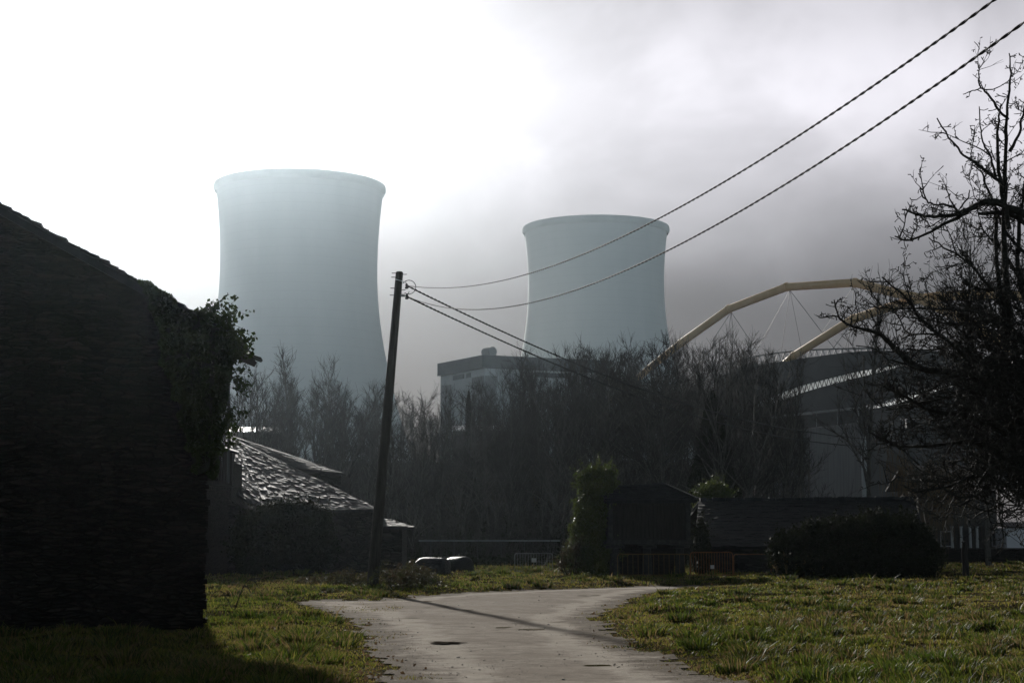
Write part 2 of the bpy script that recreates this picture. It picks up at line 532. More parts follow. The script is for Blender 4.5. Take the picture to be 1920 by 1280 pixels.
class Noise2:
    """smooth value noise on a lattice, vectorised"""
    def __init__(self, seed):
        self.t = np.random.default_rng(seed).uniform(-1, 1, (256, 256))

    def __call__(self, x, y):
        x = np.asarray(x, float); y = np.asarray(y, float)
        xi = np.floor(x).astype(int); yi = np.floor(y).astype(int)
        fx = x - xi; fy = y - yi
        fx = fx * fx * (3 - 2 * fx); fy = fy * fy * (3 - 2 * fy)
        g = lambda a, b: self.t[a & 255, b & 255]
        return (g(xi, yi) * (1 - fx) + g(xi + 1, yi) * fx) * (1 - fy) + (g(xi, yi + 1) * (1 - fx) + g(xi + 1, yi + 1) * fx) * fy


N1, N2, N3, N4 = Noise2(1), Noise2(2), Noise2(3), Noise2(4)

ROAD_UV = [(640, 1290), (735, 1278), (722, 1215), (692, 1176), (648, 1152), (600, 1139), (565, 1133), (565, 1128), (610, 1127), (700, 1127), (760, 1121), (860, 1112), (1000, 1106.5),
           (1120, 1102.5), (1200, 1100), (1300, 1098.5), (1400, 1098), (1400, 1100.5), (1300, 1102.5), (1250, 1106), (1180, 1119), (1130, 1141),
           (1106, 1160), (1130, 1182), (1200, 1215), (1280, 1250), (1350, 1280), (1400, 1298)]
ROAD = [tuple(G(u, v)[:2]) for u, v in ROAD_UV]
ROAD = [(-1.9, 6.0)] + ROAD[1:-1] + [(2.5, 6.0)]
RP = np.array(ROAD)


def poly_dist(x, y):
    """signed distance to the road outline, negative inside"""
    x = np.asarray(x, float); y = np.asarray(y, float)
    ins = np.zeros(x.shape, bool); dmin = np.full(x.shape, 1e9)
    n = len(RP)
    for i in range(n):
        x1, y1 = RP[i]; x2, y2 = RP[(i + 1) % n]
        c = ((y1 > y) != (y2 > y))
        with np.errstate(divide='ignore', invalid='ignore'):
            xc = (x2 - x1) * (y - y1) / (y2 - y1 + 1e-12) + x1
        ins ^= c & (x < xc)
        dx, dy = x2 - x1, y2 - y1
        tt = np.clip(((x - x1) * dx + (y - y1) * dy) / (dx * dx + dy * dy + 1e-12), 0, 1)
        dmin = np.minimum(dmin, np.hypot(x - x1 - tt * dx, y - y1 - tt * dy))
    return np.where(ins, -dmin, dmin)


def edge_noise(x, y):
    return 0.20 * N1(x * 1.1, y * 1.1) + 0.16 * N2(x * 3.1, y * 3.1) + 0.10 * N3(x * 8, y * 8)


def hill(x, y):
    t = np.clip((np.asarray(y, float) / K - 92) / 50.0, 0, 1)
    r = np.clip((np.asarray(x, float) - 22) / 22.0, 0, 1)
    return 12.5 * t * t * (3 - 2 * t) * (1 - 0.85 * r * r * (3 - 2 * r))


def terrain(x, y, d=None):
    x = np.asarray(x, float); y = np.asarray(y, float)
    if d is None:
        d = poly_dist(x, y)
    k = np.clip(d / 1.2, 0, 1)
    far = np.clip((90 - y / K) / 40, 0, 1)
    z = k * far * (0.07 + 0.06 * N1(x * 0.45, y * 0.45) + 0.07 * N2(x * 1.3, y * 1.3) + 0.05 * N3(x * 2.6, y * 2.6))
    return z + hill(x, y)


def grid_mesh(xs, ys, name, m):
    X, Y = np.meshgrid(xs, ys)
    Z = terrain(X, Y)
    V = np.stack([X, Y, Z], -1).reshape(-1, 3)
    nx, ny = len(xs), len(ys)
    i = (np.arange(ny - 1)[:, None] * nx + np.arange(nx - 1)[None]).ravel()
    F = np.stack([i, i + 1, i + nx + 1, i + nx], 1)
    return np_mesh(name, V, F, m, smooth=True)


xs = np.concatenate([np.linspace(-400, -40, 19), np.arange(-38, 40, 0.25), np.linspace(42, 400, 19)])
ys = np.concatenate([np.linspace(-50, 4, 9), np.arange(5, 100, 0.28), np.arange(101, 260, 4.0), np.linspace(270, 800, 20)])
tag(grid_mesh(xs, ys, 'ground', M['soil']), kind='structure')

# the track: a fine sheet clipped by its wandering edge
def make_road():
    st = 0.14
    xs = np.arange(-14, 15, st); ys = np.concatenate([np.arange(6, 42, st * 1.3), np.arange(42, 80, st * 2.4)])
    X, Y = np.meshgrid(xs, ys)
    d = poly_dist(X, Y)
    keep_v = d + edge_noise(X, Y) < 0.0
    Z = terrain(X, Y, d) + 0.012 + 0.012 * N2(X * 0.9, Y * 0.9) * np.clip(-d, 0, 1) + 0.006 * N3(X * 4, Y * 4)
    # two shallow wheel ruts following the track towards the camera
    nx = len(xs); ny = len(ys)
    k = keep_v
    cell = k[:-1, :-1] | k[1:, :-1] | k[:-1, 1:] | k[1:, 1:]
    i = (np.arange(ny - 1)[:, None] * nx + np.arange(nx - 1)[None])[cell]
    F = np.stack([i, i + 1, i + nx + 1, i + nx], 1)
    used = np.unique(F)
    remap = np.full(nx * ny, -1); remap[used] = np.arange(len(used))
    V = np.stack([X, Y, Z], -1).reshape(-1, 3)[used]
    o = np_mesh('dirt_road', V, remap[F], M['road'], smooth=True)
    at = o.data.attributes.new('wear', 'FLOAT', 'POINT')
    at.data.foreach_set('value', np.clip(-(d + edge_noise(X, Y)).reshape(-1)[used] / 1.0, 0, 3).astype(np.float32))
    return o


tag(make_road(), kind='structure')


# ------------------------------------------------------------------ grass and gravel
def make_grass():
    r = np.random.default_rng(11)
    n = 640000
    y0, y1 = 14.6, 127.0
    Y = 1.0 / (1 / y1 + (1 / y0 - 1 / y1) * r.uniform(0, 1, n) ** 1.15)
    X = r.uniform(-0.33, 0.33, n) * Y
    d = poly_dist(X, Y) + edge_noise(X, Y)
    track = (X < -2.6) & (Y > 32) & (Y < 62)                        # the overgrown side track
    edge = np.clip(d / 0.9, 0, 1)
    clump = 0.5 + 0.5 * N3(X * 1.15, Y * 1.15)
    clump2 = 0.5 + 0.5 * N4(X * 3.2, Y * 3.2)
    keep = (d > 0) & (r.uniform(0, 1, n) < (0.16 + 0.84 * edge) * (0.35 + 0.65 * np.clip(clump * 0.7 + clump2 * 0.7, 0, 1)))
    keep |= (d <= 0) & (d > -0.55) & (clump2 > 0.62) & (r.uniform(0, 1, n) < 0.5 + d)
    keep |= (d <= 0) & track & (r.uniform(0, 1, n) < np.where(X < -3.9, .95, .5) * np.clip(clump2 * 1.8, 0, 1))
    # not under the buildings
    keep &= ~((Y > 29.6) & (Y < 37) & (X < -5.6 - 0.19 * (Y - 30.5)))
    X, Y, d, edge, clump, clump2 = (a[keep] for a in (X, Y, d, edge, clump, clump2))
    tm = np.zeros(len(X))
    # tussocks: rosettes of longer, coarser blades
    nc = 1700
    cy = 1.0 / (1 / 113.0 + (1 / 14.6 - 1 / 113.0) * r.uniform(0, 1, nc) ** 1.3); cx = r.uniform(-0.33, 0.33, nc) * cy
    cd = poly_dist(cx, cy)
    ck = (cd > 0.45) & ((cx > -5.0) | (cy > 41) | (cy < 28.5))
    cx, cy = cx[ck], cy[ck]; nc = len(cx)
    cs = r.uniform(0.35, 1.0, nc) ** 1.5
    nb = (60 + 130 * cs).astype(int)
    idx = np.repeat(np.arange(nc), nb)
    ta = r.uniform(0, 6.28, len(idx)); trr = np.sqrt(r.uniform(0, 1, len(idx))) * (0.07 + 0.20 * cs[idx])
    X = np.concatenate([X, cx[idx] + trr * np.cos(ta)]); Y = np.concatenate([Y, cy[idx] + trr * np.sin(ta)])
    tm = np.concatenate([tm, cs[idx] + 0.15])
    k2 = len(idx)
    d = np.concatenate([d, np.full(k2, 1.0)]); edge = np.concatenate([edge, np.ones(k2)])
    clump = np.concatenate([clump, np.full(k2, .6)]); clump2 = np.concatenate([clump2, np.full(k2, .5)])
    tang = np.concatenate([np.zeros(len(X) - k2), ta])
    n = len(X)
    tus = np.clip((clump2 - 0.55) * 2.2, 0, 1) * np.clip((clump - 0.35) * 2, 0, 1)
    Hh = (0.035 + 0.085 * r.uniform(0.3, 1, n) * (0.35 + 0.65 * clump) + 0.16 * tus * r.uniform(0.4, 1, n)) * (0.45 + 0.55 * edge)
    Hh = np.where(tm > 0, r.uniform(0.5, 1, n) * (0.05 + 0.15 * tm), Hh * 0.75)
    Hh *= 1 + 0.9 * (r.uniform(0, 1, n) < 0.012)
    Hh = Hh * (1 + np.clip((Y - 43) / 100, 0, 0.5))
    wd = (0.0026 + 0.00023 * Y) * r.uniform(0.7, 1.4, n)
    az = r.uniform(0, 2 * np.pi, n)
    lean = r.uniform(0.1, 1.1, n) * Hh
    la = np.where(tm > 0, tang, r.uniform(0, 2 * np.pi, n))
    Z = terrain(X, Y) - 0.01
    B = np.stack([X, Y, Z], 1)
    wv = np.stack([np.cos(az), np.sin(az), np.zeros(n)], 1) * wd[:, None]
    lv = np.stack([np.cos(la), np.sin(la), np.zeros(n)], 1) * lean[:, None]
    mid = B + lv * 0.35 + np.array([0, 0, 1]) * (Hh * 0.6)[:, None]
    tip = B + lv + np.array([0, 0, 1]) * Hh[:, None]
    V = np.stack([B - wv, B + wv, mid + wv * 0.7, mid - wv * 0.7, tip], 1).reshape(-1, 3)
    i = np.arange(n)[:, None] * 5
    F = np.concatenate([i + np.array([[0, 1, 2]]), i + np.array([[0, 2, 3]]), i + np.array([[3, 2, 4]])], 1).reshape(-1, 3)
    q = r.uniform(0, 1, n)
    dryp = np.clip(0.10 + 0.75 * np.clip(0.45 + 0.75 * N1(X * 0.5 + 9, Y * 0.4) + 0.35 * N2(X * 1.7, Y * 1.5), 0, 1) ** 1.6 + 0.5 * (1 - edge) + 0.12 * np.clip(X / 10, 0, 1), 0, 0.8)
    mi = np.where(q < dryp * 0.55, 2, np.where(q < dryp, 1, np.where(q > 0.9, 3, np.where(q > 0.62, 1, 0))))
    mi = np.where((tus > 0.4) & (q > 0.45), 3, mi)
    mi = np.where((tm > 0) & (q > 0.35), np.where(q > 0.7, 3, 0), mi)
    return np_mesh('grass', V, F, [M['grass_a'], M['grass_b'], M['grass_c'], M['grass_d']], mi=np.repeat(mi, 3))


tag(make_grass(), 'short winter grass with darker tussocks and dry stalks', 'grass', kind='stuff')


def make_gravel():
    r = np.random.default_rng(5)
    n = 12000
    Y = 1.0 / (1 / 58.0 + (1 / 14.6 - 1 / 58.0) * r.uniform(0, 1, n))
    X = r.uniform(-0.3, 0.3, n) * Y
    d = poly_dist(X, Y) + edge_noise(X, Y)
    k = (d < 0.35) & (r.uniform(0, 1, n) < np.where(d > -0.7, 1.0, 0.35 + 0.5 * N2(X * 0.7, Y * 0.7)))
    X, Y = X[k], Y[k]; n = len(X)
    Z = terrain(X, Y) + 0.014
    s = (0.0035 + 0.00016 * Y) * (1 + 2.6 * r.uniform(0, 1, n) ** 6)
    base = np.array([[1, 0, 0], [0, 1, 0], [-1, 0, 0], [0, -1, 0], [0, 0, 0.4], [0, 0, -0.4]], float)
    V = base[None] * s[:, None, None] * r.uniform(0.6, 1.3, (n, 6, 1))
    a = r.uniform(0, 6.28, n); c, sn = np.cos(a), np.sin(a)
    V = np.stack([V[..., 0] * c[:, None] - V[..., 1] * sn[:, None], V[..., 0] * sn[:, None] + V[..., 1] * c[:, None], V[..., 2]], -1)
    V += np.stack([X, Y, Z], 1)[:, None]
    f = np.array([[0, 1, 4], [1, 2, 4], [2, 3, 4], [3, 0, 4], [1, 0, 5], [2, 1, 5], [3, 2, 5], [0, 3, 5]])
    F = (np.arange(n)[:, None, None] * 6 + f[None]).reshape(-1, 3)
    return np_mesh('gravel', V.reshape(-1, 3), F, M['pebble'])


tag(make_gravel(), 'loose pebbles scattered over the dirt track', 'gravel', kind='stuff')


def make_litter():
    r = np.random.default_rng(55)
    n = 5200
    Y = 1.0 / (1 / 90.0 + (1 / 14.6 - 1 / 90.0) * r.uniform(0, 1, n)); X = r.uniform(-0.31, 0.31, n) * Y
    d = poly_dist(X, Y) + edge_noise(X, Y)
    k = (d > -0.3) & (r.uniform(0, 1, n) < np.where(d < 0, .25, np.where(d < 0.7, .8, .25 + .5 * np.clip(N4(X * .4, Y * .4), 0, 1))))
    X, Y, d = X[k], Y[k], d[k]
    C = np.stack([X, Y, terrain(X, Y) + np.where(d > .3, r.uniform(.02, .08, len(X)), .02)], 1)
    V, F = leaf_arrays(r, C, np.full(len(C), .045) * (1 + Y / 70))
    return np_mesh('fallen_leaves', V, F, M['deadleaf'])


tag(make_litter(), 'brown dead leaves scattered through the grass and along the track edge', 'leaves', kind='stuff')


def make_pothole():
    c = G(836, 1207)
    m = MB()
    vs = [(c.x, c.y, 0.03)]
    n = 40
    for k in range(n):
        a = 2 * math.pi * k / n
        r = 1 + 0.22 * math.sin(3 * a + 1) + 0.15 * math.sin(7 * a)
        vs.append((c.x + 0.26 * r * math.cos(a), c.y + 0.28 * r * math.sin(a), 0.028))
    m.add(vs, [(0, 1 + k, 1 + (k + 1) % n) for k in range(n)])
    return m.build('pothole', M['mud'])


tag(make_pothole(), kind='structure')


# ------------------------------------------------------------------ cooling towers
def cooling_tower(cx, cy, H, zt, r0, rtop, label):
    ct = (H - zt) / math.sqrt((rtop / r0) ** 2 - 1)
    cb = 61.0
    root = thing('cooling_tower', (cx, cy, 12), label, 'cooling tower', 'pair of cooling towers')
    prof = []
    for i in range(49):
        z = 20 + (H - 20) * i / 48
        c = ct if z > zt else cb
        prof.append((r0 * math.sqrt(1 + ((z - zt) / c) ** 2), z))
    inner = [(r - 0.5, z) for r, z in reversed(prof)]
    m = MB()
    m.lathe(prof + inner, 128, (cx, cy, 0), closed=True)
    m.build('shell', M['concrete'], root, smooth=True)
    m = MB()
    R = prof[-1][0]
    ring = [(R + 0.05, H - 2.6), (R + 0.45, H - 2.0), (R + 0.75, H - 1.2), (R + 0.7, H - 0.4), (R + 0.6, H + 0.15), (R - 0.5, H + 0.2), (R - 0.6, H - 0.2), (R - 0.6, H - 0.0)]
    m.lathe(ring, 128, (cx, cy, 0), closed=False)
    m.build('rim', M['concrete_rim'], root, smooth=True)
    rb = prof[0][0]
    for k in range(44):                       # raking legs under the shell
        a0 = 2 * math.pi * k / 44; a1 = a0 + math.pi / 44; a2 = a0 - math.pi / 44
        m = MB()
        top = Vector((cx + rb * math.cos(a0), cy + rb * math.sin(a0), 20.2))
        for a in (a1, a2):
            m.beam(Vector((cx + (rb + 3) * math.cos(a), cy + (rb + 3) * math.sin(a), 11.5)), top, 0.7, 0.7)
        m.build('leg', M['concrete_rim'], root)
    return root


def stain(m, c, rad):
    t = m.node_tree; L = t.links
    bs = t.nodes['Principled BSDF']
    src = bs.inputs['Base Color'].links[0].from_socket
    g = t.nodes.new('ShaderNodeNewGeometry')
    n = t.nodes.new('ShaderNodeTexNoise'); n.inputs['Scale'].default_value = .35; n.inputs['Detail'].default_value = 4
    L.new(g.outputs['Position'], n.inputs['Vector'])
    ds = t.nodes.new('ShaderNodeVectorMath'); ds.operation = 'DISTANCE'
    L.new(g.outputs['Position'], ds.inputs[0]); ds.inputs[1].default_value = c
    f = smooth(t, nmath(t, 'MULTIPLY_ADD', n.outputs[0], rad * 2.2, nmath(t, 'SUBTRACT', ds.outputs['Value'], rad * 1.1)), rad * .3, rad * 1.1, 0.35, 0.0)
    # casting joints every few metres
    sp = t.nodes.new('ShaderNodeSeparateXYZ'); L.new(g.outputs['Position'], sp.inputs[0])
    fr = nmath(t, 'FRACT', nmath(t, 'MULTIPLY', sp.outputs[2], 1 / 3.0))
    j = smooth(t, nmath(t, 'ABSOLUTE', nmath(t, 'SUBTRACT', fr, 0.5)), 0.42, 0.5, 0.0, 0.05)
    f = nmath(t, 'ADD', f, j, clamp=True)
    mx = t.nodes.new('ShaderNodeMix'); mx.data_type = 'RGBA'
    L.new(f, mx.inputs[0]); L.new(src, mx.inputs[6]); mx.inputs[7].default_value = (.12, .14, .15, 1)
    L.new(mx.outputs[2], bs.inputs['Base Color'])


stain(M['concrete'], P(625, 643, 559 / K), 4.0)


def tower_from_view(u, D, vrim, vthroat, rtop_px, r0_px, label):
    d = D / K
    q = P(u, vrim, d); t = P(u, vthroat, d)
    cooling_tower(q.x, D, q.z, t.z, r0_px / FPX * D, rtop_px / FPX * D, label)


tower_from_view(563, 590, 351, 506, 159, 148, 'larger cooling tower fading into bright fog behind the leaning pole')
tower_from_view(1117, 690, 429, 535, 136.5, 128.5, 'smaller grey cooling tower behind the flat roofed power building')


# ------------------------------------------------------------------ power building
def power_building():
    A = P(820, 682, 262.8); B = P(905, 665, 250); Cc = B + Vector((33, 14.5, 0))
    zt = B.z
    foot = [(A.x, A.y), (B.x, B.y), (Cc.x, Cc.y), (Cc.x - 11, Cc.y + 22), (Cc.x - 12, Cc.y + 22.5)]
    cen = np.mean(np.array(foot), 0)
    root = thing('power_building', (cen[0], cen[1], 12), 'flat roofed concrete plant building with dark fascia between the towers', 'building')

    def ringpoly(k):
        return [(cen[0] + (x - cen[0]) * k, cen[1] + (y - cen[1]) * k) for x, y in foot]
    m = MB(); m.prism([(x, y, 8) for x, y in ringpoly(0.965)], (0, 0, zt - 3.3 - 8)); m.build('wall', M['pale_concrete'], root)
    m = MB(); m.prism([(x, y, zt - 3.3) for x, y in foot], (0, 0, 3.3)); m.build('fascia', M['cladding'], root)
    w = [Vector((x, y, 0)) for x, y in ringpoly(0.965)]

    def panel(i, j, t0, t1, z0, z1, name='recess_panel', mt='panel'):
        a, b = w[i].lerp(w[j], t0), w[i].lerp(w[j], t1)
        d = (b - a).normalized(); nrm = Vector((d.y, -d.x, 0))
        m = MB()
        m.prism([a + nrm * .12 + Vector((0, 0, z0)), b + nrm * .12 + Vector((0, 0, z0)), b + nrm * .12 + Vector((0, 0, z1)), a + nrm * .12 + Vector((0, 0, z1))], -nrm * .3)
        m.build(name, M[mt], root)
    panel(0, 1, 0.02, 0.26, 9, zt - 6)
    panel(0, 1, 0.73, 0.995, 9, zt - 5.2)
    panel(1, 2, 0.005, 0.095, 9, zt - 5.2)
    panel(0, 1, 0.30, 0.55, zt - 5.0, zt - 3.8, 'window', 'cladding')
    panel(0, 1, 0.6, 0.7, zt - 5.0, zt - 3.8, 'window', 'cladding')
    panel(1, 2, 0.4, 0.7, zt - 5.0, zt - 3.8, 'window', 'cladding')
    # drum on the roof
    c = P(917, 660, 255)
    m = MB()
    ax = Vector((0.55, -0.8, 0)).normalized()
    pts = [c - ax * 1.9, c - ax * 1.8, c + ax * 1.8, c + ax * 1.9]
    m.tube([p for p in pts], [.9, 1.25, 1.25, .9], 18)
    dr = m.build('roof_drum', M['panel'], root)
    m = MB()
    for s in (-1.2, 1.2):
        m.box((c.x + ax.x * s, c.y + ax.y * s, (c.z + zt) / 2 - 0.4), (1.6, 0.5, abs(c.z - zt) + 0.6), rz=0.6)
    m.build('cradle', M['cladding'], dr)
    return root


power_building()


# ------------------------------------------------------------------ the arched storage hall
def storage_hall():
    def dep(u):
        return np.interp(u, [1215, 1380, 1450, 1600, 1800, 2000], [228, 212, 204, 194, 188, 186])

    def line(pts, off=0.0, n=26):
        us = [p[0] for p in pts]; vs_ = [p[1] for p in pts]
        U = np.linspace(us[0], us[-1], n)
        # smooth interpolation through the traced points
        V = np.interp(U, us, vs_)
        for _ in range(3):
            V[1:-1] = 0.25 * V[:-2] + 0.5 * V[1:-1] + 0.25 * V[2:]
        return [P(float(a), float(b), float(dep(a)) + off) for a, b in zip(U, V)]
    c = P(1640, 760, 200)
    root = thing('storage_hall', (c.x, c.y, 8), 'dark stepped storage hall slung from ochre steel arches', 'building')
    top = [(1340, 708), (1396, 689), (1450, 679), (1509, 671), (1560, 664), (1610, 657), (1700, 657), (1800, 664), (1960, 690)]
    s1t = [(1340, 800), (1380, 775), (1422, 752), (1446, 741), (1506, 719), (1602, 695), (1680, 682), (1760, 674), (1960, 700)]
    s1b = [(1340, 806), (1380, 785), (1422, 765), (1450, 756), (1520, 731), (1591, 712), (1650, 698), (1690, 686), (1760, 677), (1960, 703)]
    low = [(1340, 812), (1440, 784), (1497, 776), (1626, 763), (1661, 750), (1703, 736), (1790, 714), (1860, 706), (1960, 720)]
    th = Vector((0, 1.2, 0))
    m = MB(); m.strip(line(top, 1.5), line(s1t, 0), th); m.build('roof_tier', M['dome_dark'], root, smooth=False)
    m = MB(); m.strip(line(s1b, -0.5), line(low, -4), th); m.build('roof_tier', M['dome_dark'], root)
    m = MB(); m.strip(line(s1t, 0.3), line(s1b, -0.3), Vector((0, .12, 0))); m.build('rooflight_band', M['polycarb'], root)
    s2t = [(1626, 763), (1661, 750), (1703, 736), (1750, 724), (1800, 713)]
    s2b = [(1634, 768), (1650, 765), (1685, 757), (1717, 746), (1760, 733), (1800, 722)]
    m = MB(); m.strip(line(s2t, -4.1), line(s2b, -4.4), Vector((0, .12, 0))); m.build('rooflight_band', M['polycarb'], root)
    l3 = [(1634, 768), (1650, 766), (1685, 758), (1717, 747), (1760, 734), (1800, 723), (1960, 720)]
    l3b = [(1634, 776), (1700, 785), (1760, 784), (1808, 773), (1860, 764), (1900, 757), (1960, 750)]
    m = MB(); m.strip(line(l3, -4.6), line(l3b, -8), th); m.build('roof_tier', M['dome_dark'], root)
    s3t = [(1808, 773), (1860, 764), (1900, 757), (1960, 750)]; s3b = [(1808, 783), (1860, 772), (1900, 764), (1960, 757)]
    m = MB(); m.strip(line(s3t, -8.1), line(s3b, -8.3), Vector((0, .12, 0))); m.build('rooflight_band', M['polycarb'], root)
    l4 = [(1700, 786), (1808, 784), (1860, 773), (1960, 757)]; l4b = [(1700, 900), (1808, 900), (1860, 900), (1960, 900)]
    m = MB(); m.strip(line(l4, -8.6), line(l4b, -9), th); m.build('wall', M['dome_dark'], root)
    # lattice girders
    def truss(a, b, off, name, seg, r, mt='truss'):
        A = line(a, off, seg + 1); B = line(b, off, seg + 1)
        m = MB()
        m.tube(A, r * 1.6, 5); m.tube(B, r * 1.6, 5)
        for i in range(seg):
            m.tube([A[i], B[i].lerp(B[i + 1], .5)], r, 4)
            m.tube([B[i].lerp(B[i + 1], .5), A[i + 1]], r, 4)
        m.build(name, M[mt], root)
    tt = [(1340, 692), (1396, 671), (1450, 662), (1509, 656), (1598, 653), (1700, 654), (1960, 680)]
    tb = [(1340, 712), (1380, 691), (1441, 680), (1497, 678), (1579, 675), (1650, 676), (1760, 682), (1960, 700)]
    truss(tt, tb, 2.0, 'lattice_girder', 52, 0.11)
    truss([(u, v + 1) for u, v in s1t[1:-1]], [(u, v + 1) for u, v in s1b[1:-1]], -1.6, 'lattice_girder', 46, 0.085, 'dome_dark')
    truss(s2t, s2b, -5.4, 'lattice_girder', 22, 0.085, 'dome_dark')
    m = MB(); m.tube(line([(1440, 783.5), (1497, 776), (1626, 763.5)], -5), 0.22, 5); m.build('eave_trim', M['steel'], root)
    # walls under the eave
    def wall(u0, va0, vb0, u1, va1, vb1, d0, d1, mt, name, ty=1.0):
        m = MB(); m.strip([P(u0, va0, d0), P(u1, va1, d1)], [P(u0, vb0, d0), P(u1, vb1, d1)], Vector((0, ty, 0))); return m.build(name, M[mt], root)
    wall(1430, 786, 812, 1628, 764, 789.5, 206, 190.5, 'dome_dark', 'clerestory_wall')
    for u in (1533, 1572, 1610):
        m = MB(); d = float(np.interp(u, [1430, 1628], [206, 190.5])) - .15
        m.beam(P(u, np.interp(u, [1430, 1628], [786, 764]) + 1, d), P(u, np.interp(u, [1430, 1628], [812, 790]) - 1, d), .5, .12)
        m.build('mullion', M['panel'], root)
    wall(1430, 813, 960, 1628, 790, 960, 205.8, 190.2, 'dome_wall', 'wall')
    wall(1629, 764, 960, 1700, 790, 960, 190.2, 204, 'dome_dark', 'wall', 1.0)
    m = MB(); b = P(1620, 818, 187); m.box((b.x, b.y, b.z / 2), (1.1, 1.1, b.z)); m.build('pier', M['panel'], root)
    # arches
    def arch(pts, name='arch'):
        m = MB()
        m.tube([P(u, v, d) for u, v, d, r in pts], [r for *_, r in pts], 14)
        return m.build(name, M['ochre'], root, smooth=True)
    a1 = [(1150, 752, 232, .8), (1215, 692, 226, .82), (1278, 642, 220, .85), (1367, 579, 212, .85), (1475, 538, 204, .85), (1603, 530, 195, .85), (1725, 560, 184, .95), (1790, 590, 178, 1.0), (1900, 655, 170, 1.05)]
    a2 = [(1440, 708, 208, .75), (1490, 666, 203, .8), (1600, 598, 195, .85), (1718, 560, 187, .9), (1760, 556, 184, .9), (1850, 552, 180, .95), (2000, 560, 176, .95)]
    for pts in (a1, a2):
        ob = arch(pts)
        for i in range(1, len(pts) - 1):
            u, v, d, r = pts[i]
            c0 = P(u, v, d); ax = (P(*pts[i + 1][:3]) - P(*pts[i - 1][:3])).normalized()
            m = MB(); m.tube([c0 - ax * .25, c0 + ax * .25], r * 1.13, 16); m.build('flange', M['ochre'], ob)
    for (u0, v0, d0), ends in [((1371, 585, 212), [(1335, 640), (1363, 645), (1378, 660), (1425, 666)]),
                               ((1481, 544, 204), [(1415, 664), (1465, 660), (1503, 656), (1565, 654)]),
                               ((1602, 536, 195), [(1520, 655), (1590, 653), (1625, 653), (1668, 654)]),
                               ((1286, 645, 219), [(1322, 700), (1285, 690)]),
                               ((1600, 602, 195), [(1562, 653), (1585, 653)]),
                               ((1728, 572, 186), [(1680, 654), (1728, 655), (1770, 660)])]:
        for (u1, v1) in ends:
            m = MB(); m.tube([P(u0, v0, d0), P(u1, v1, float(dep(u1)) + 2)], 0.055, 4); m.build('hanger_cable', M['iron'], root)
    return root


storage_hall()


# ------------------------------------------------------------------ metal roofed sheds on the wooded slope
def shed(u0, u1, v, d, label):
    a, b = P(u0, v, d), P(u1, v, d)
    d = d * K
    z = a.z
    root = thing('metal_roofed_shed', ((a.x + b.x) / 2, d, z - 3), label, 'shed', 'sheds among the trees')
    w = b.x - a.x
    m = MB(); m.box(((a.x + b.x) / 2, d + 2.6, z - 2.2), (w - .4, 5, 4.2)); m.build('wall', M['render'], root)
    m = MB()
    k = int(w / .5)
    A = [Vector((a.x + w * i / k, d - 0.2, z + (0.03 if i % 2 else 0))) for i in range(k + 1)]
    B = [p + Vector((0, 2.7, 0.72)) for p in A]; Cc = [p + Vector((0, 5.4, 0)) for p in A]
    m.strip(B, A, (0, 0, -.08)); m.strip(Cc, B, (0, 0, -.08))
    m.build('roof', M['metal_roof'], root)


shed(424, 520, 809, 122, 'shed with glinting metal roof above the slate house')
shed(846, 1010, 806, 128, 'shed with glinting metal roof among the trees below the power building')


# ------------------------------------------------------------------ slate roofs
def slates(m, A, B, Cc, D, rows, cols, r, lift=0.02, th=0.025, mi=0, alt=0):
    """A-B eave, D-C ridge; overlapping irregular slates over a solid bed"""
    A, B, Cc, D = map(Vector, (A, B, Cc, D))

    def pt(s, t):
        return A.lerp(B, s).lerp(D.lerp(Cc, s), t)
    n0 = (B - A).cross(D - A).normalized()
    if n0.z < 0:
        n0 = -n0
    # bed
    g = 8
    vs = [pt(i / g, j / g) - n0 * 0.03 for j in range(g + 1) for i in range(g + 1)]
    vs += [p - n0 * 0.12 for p in vs]
    k = (g + 1) ** 2
    fs = []
    for j in range(g):
        for i in range(g):
            q = j * (g + 1) + i
            fs.append((q, q + 1, q + g + 2, q + g + 1)); fs.append((k + q, k + q + g + 1, k + q + g + 2, k + q + 1))
    for i in range(g):
        fs.append((i, k + i, k + i + 1, i + 1)); q = g * (g + 1) + i; fs.append((q, q + 1, k + q + 1, k + q))
        q = i * (g + 1); fs.append((q, q + g + 1, k + q + g + 1, k + q)); q = i * (g + 1) + g; fs.append((q, k + q, k + q + g + 1, q + g + 1))
    m.add(vs, fs, mi)
    for j in range(rows):
        t0 = j / rows - 0.25 / rows; t1 = min(1.0, (j + 1.35) / rows)
        s = -r.uniform(0, 1) / cols
        while s < 1.0:
            w = r.uniform(0.65, 1.5) / cols
            s0, s1 = max(-0.004, s), min(1.004, s + w * 0.97)
            s += w
            if s1 - s0 < 0.25 / cols:
                continue
            j0 = r.uniform(-0.32, 0.22) / rows
            c0 = r.uniform(-.1, .1) / rows
            l0 = lift + r.uniform(0.0, 0.035); tw = r.uniform(-.017, .017); tl = r.uniform(-.002, .006)
            ps = [pt(s0, t0 + j0) + n0 * (l0 + tw), pt((s0 + s1) / 2, t0 + j0 - abs(c0)) + n0 * l0, pt(s1, t0 + j0 + c0) + n0 * (l0 - tw), pt(s1, t1) + n0 * (0.004 + tl), pt(s0, t1) + n0 * (0.004 + tl)]
            m.prism(ps, -n0 * th * r.uniform(.7, 1.6), mi + (r.random() < .4) * alt)


rr = random.Random(3)


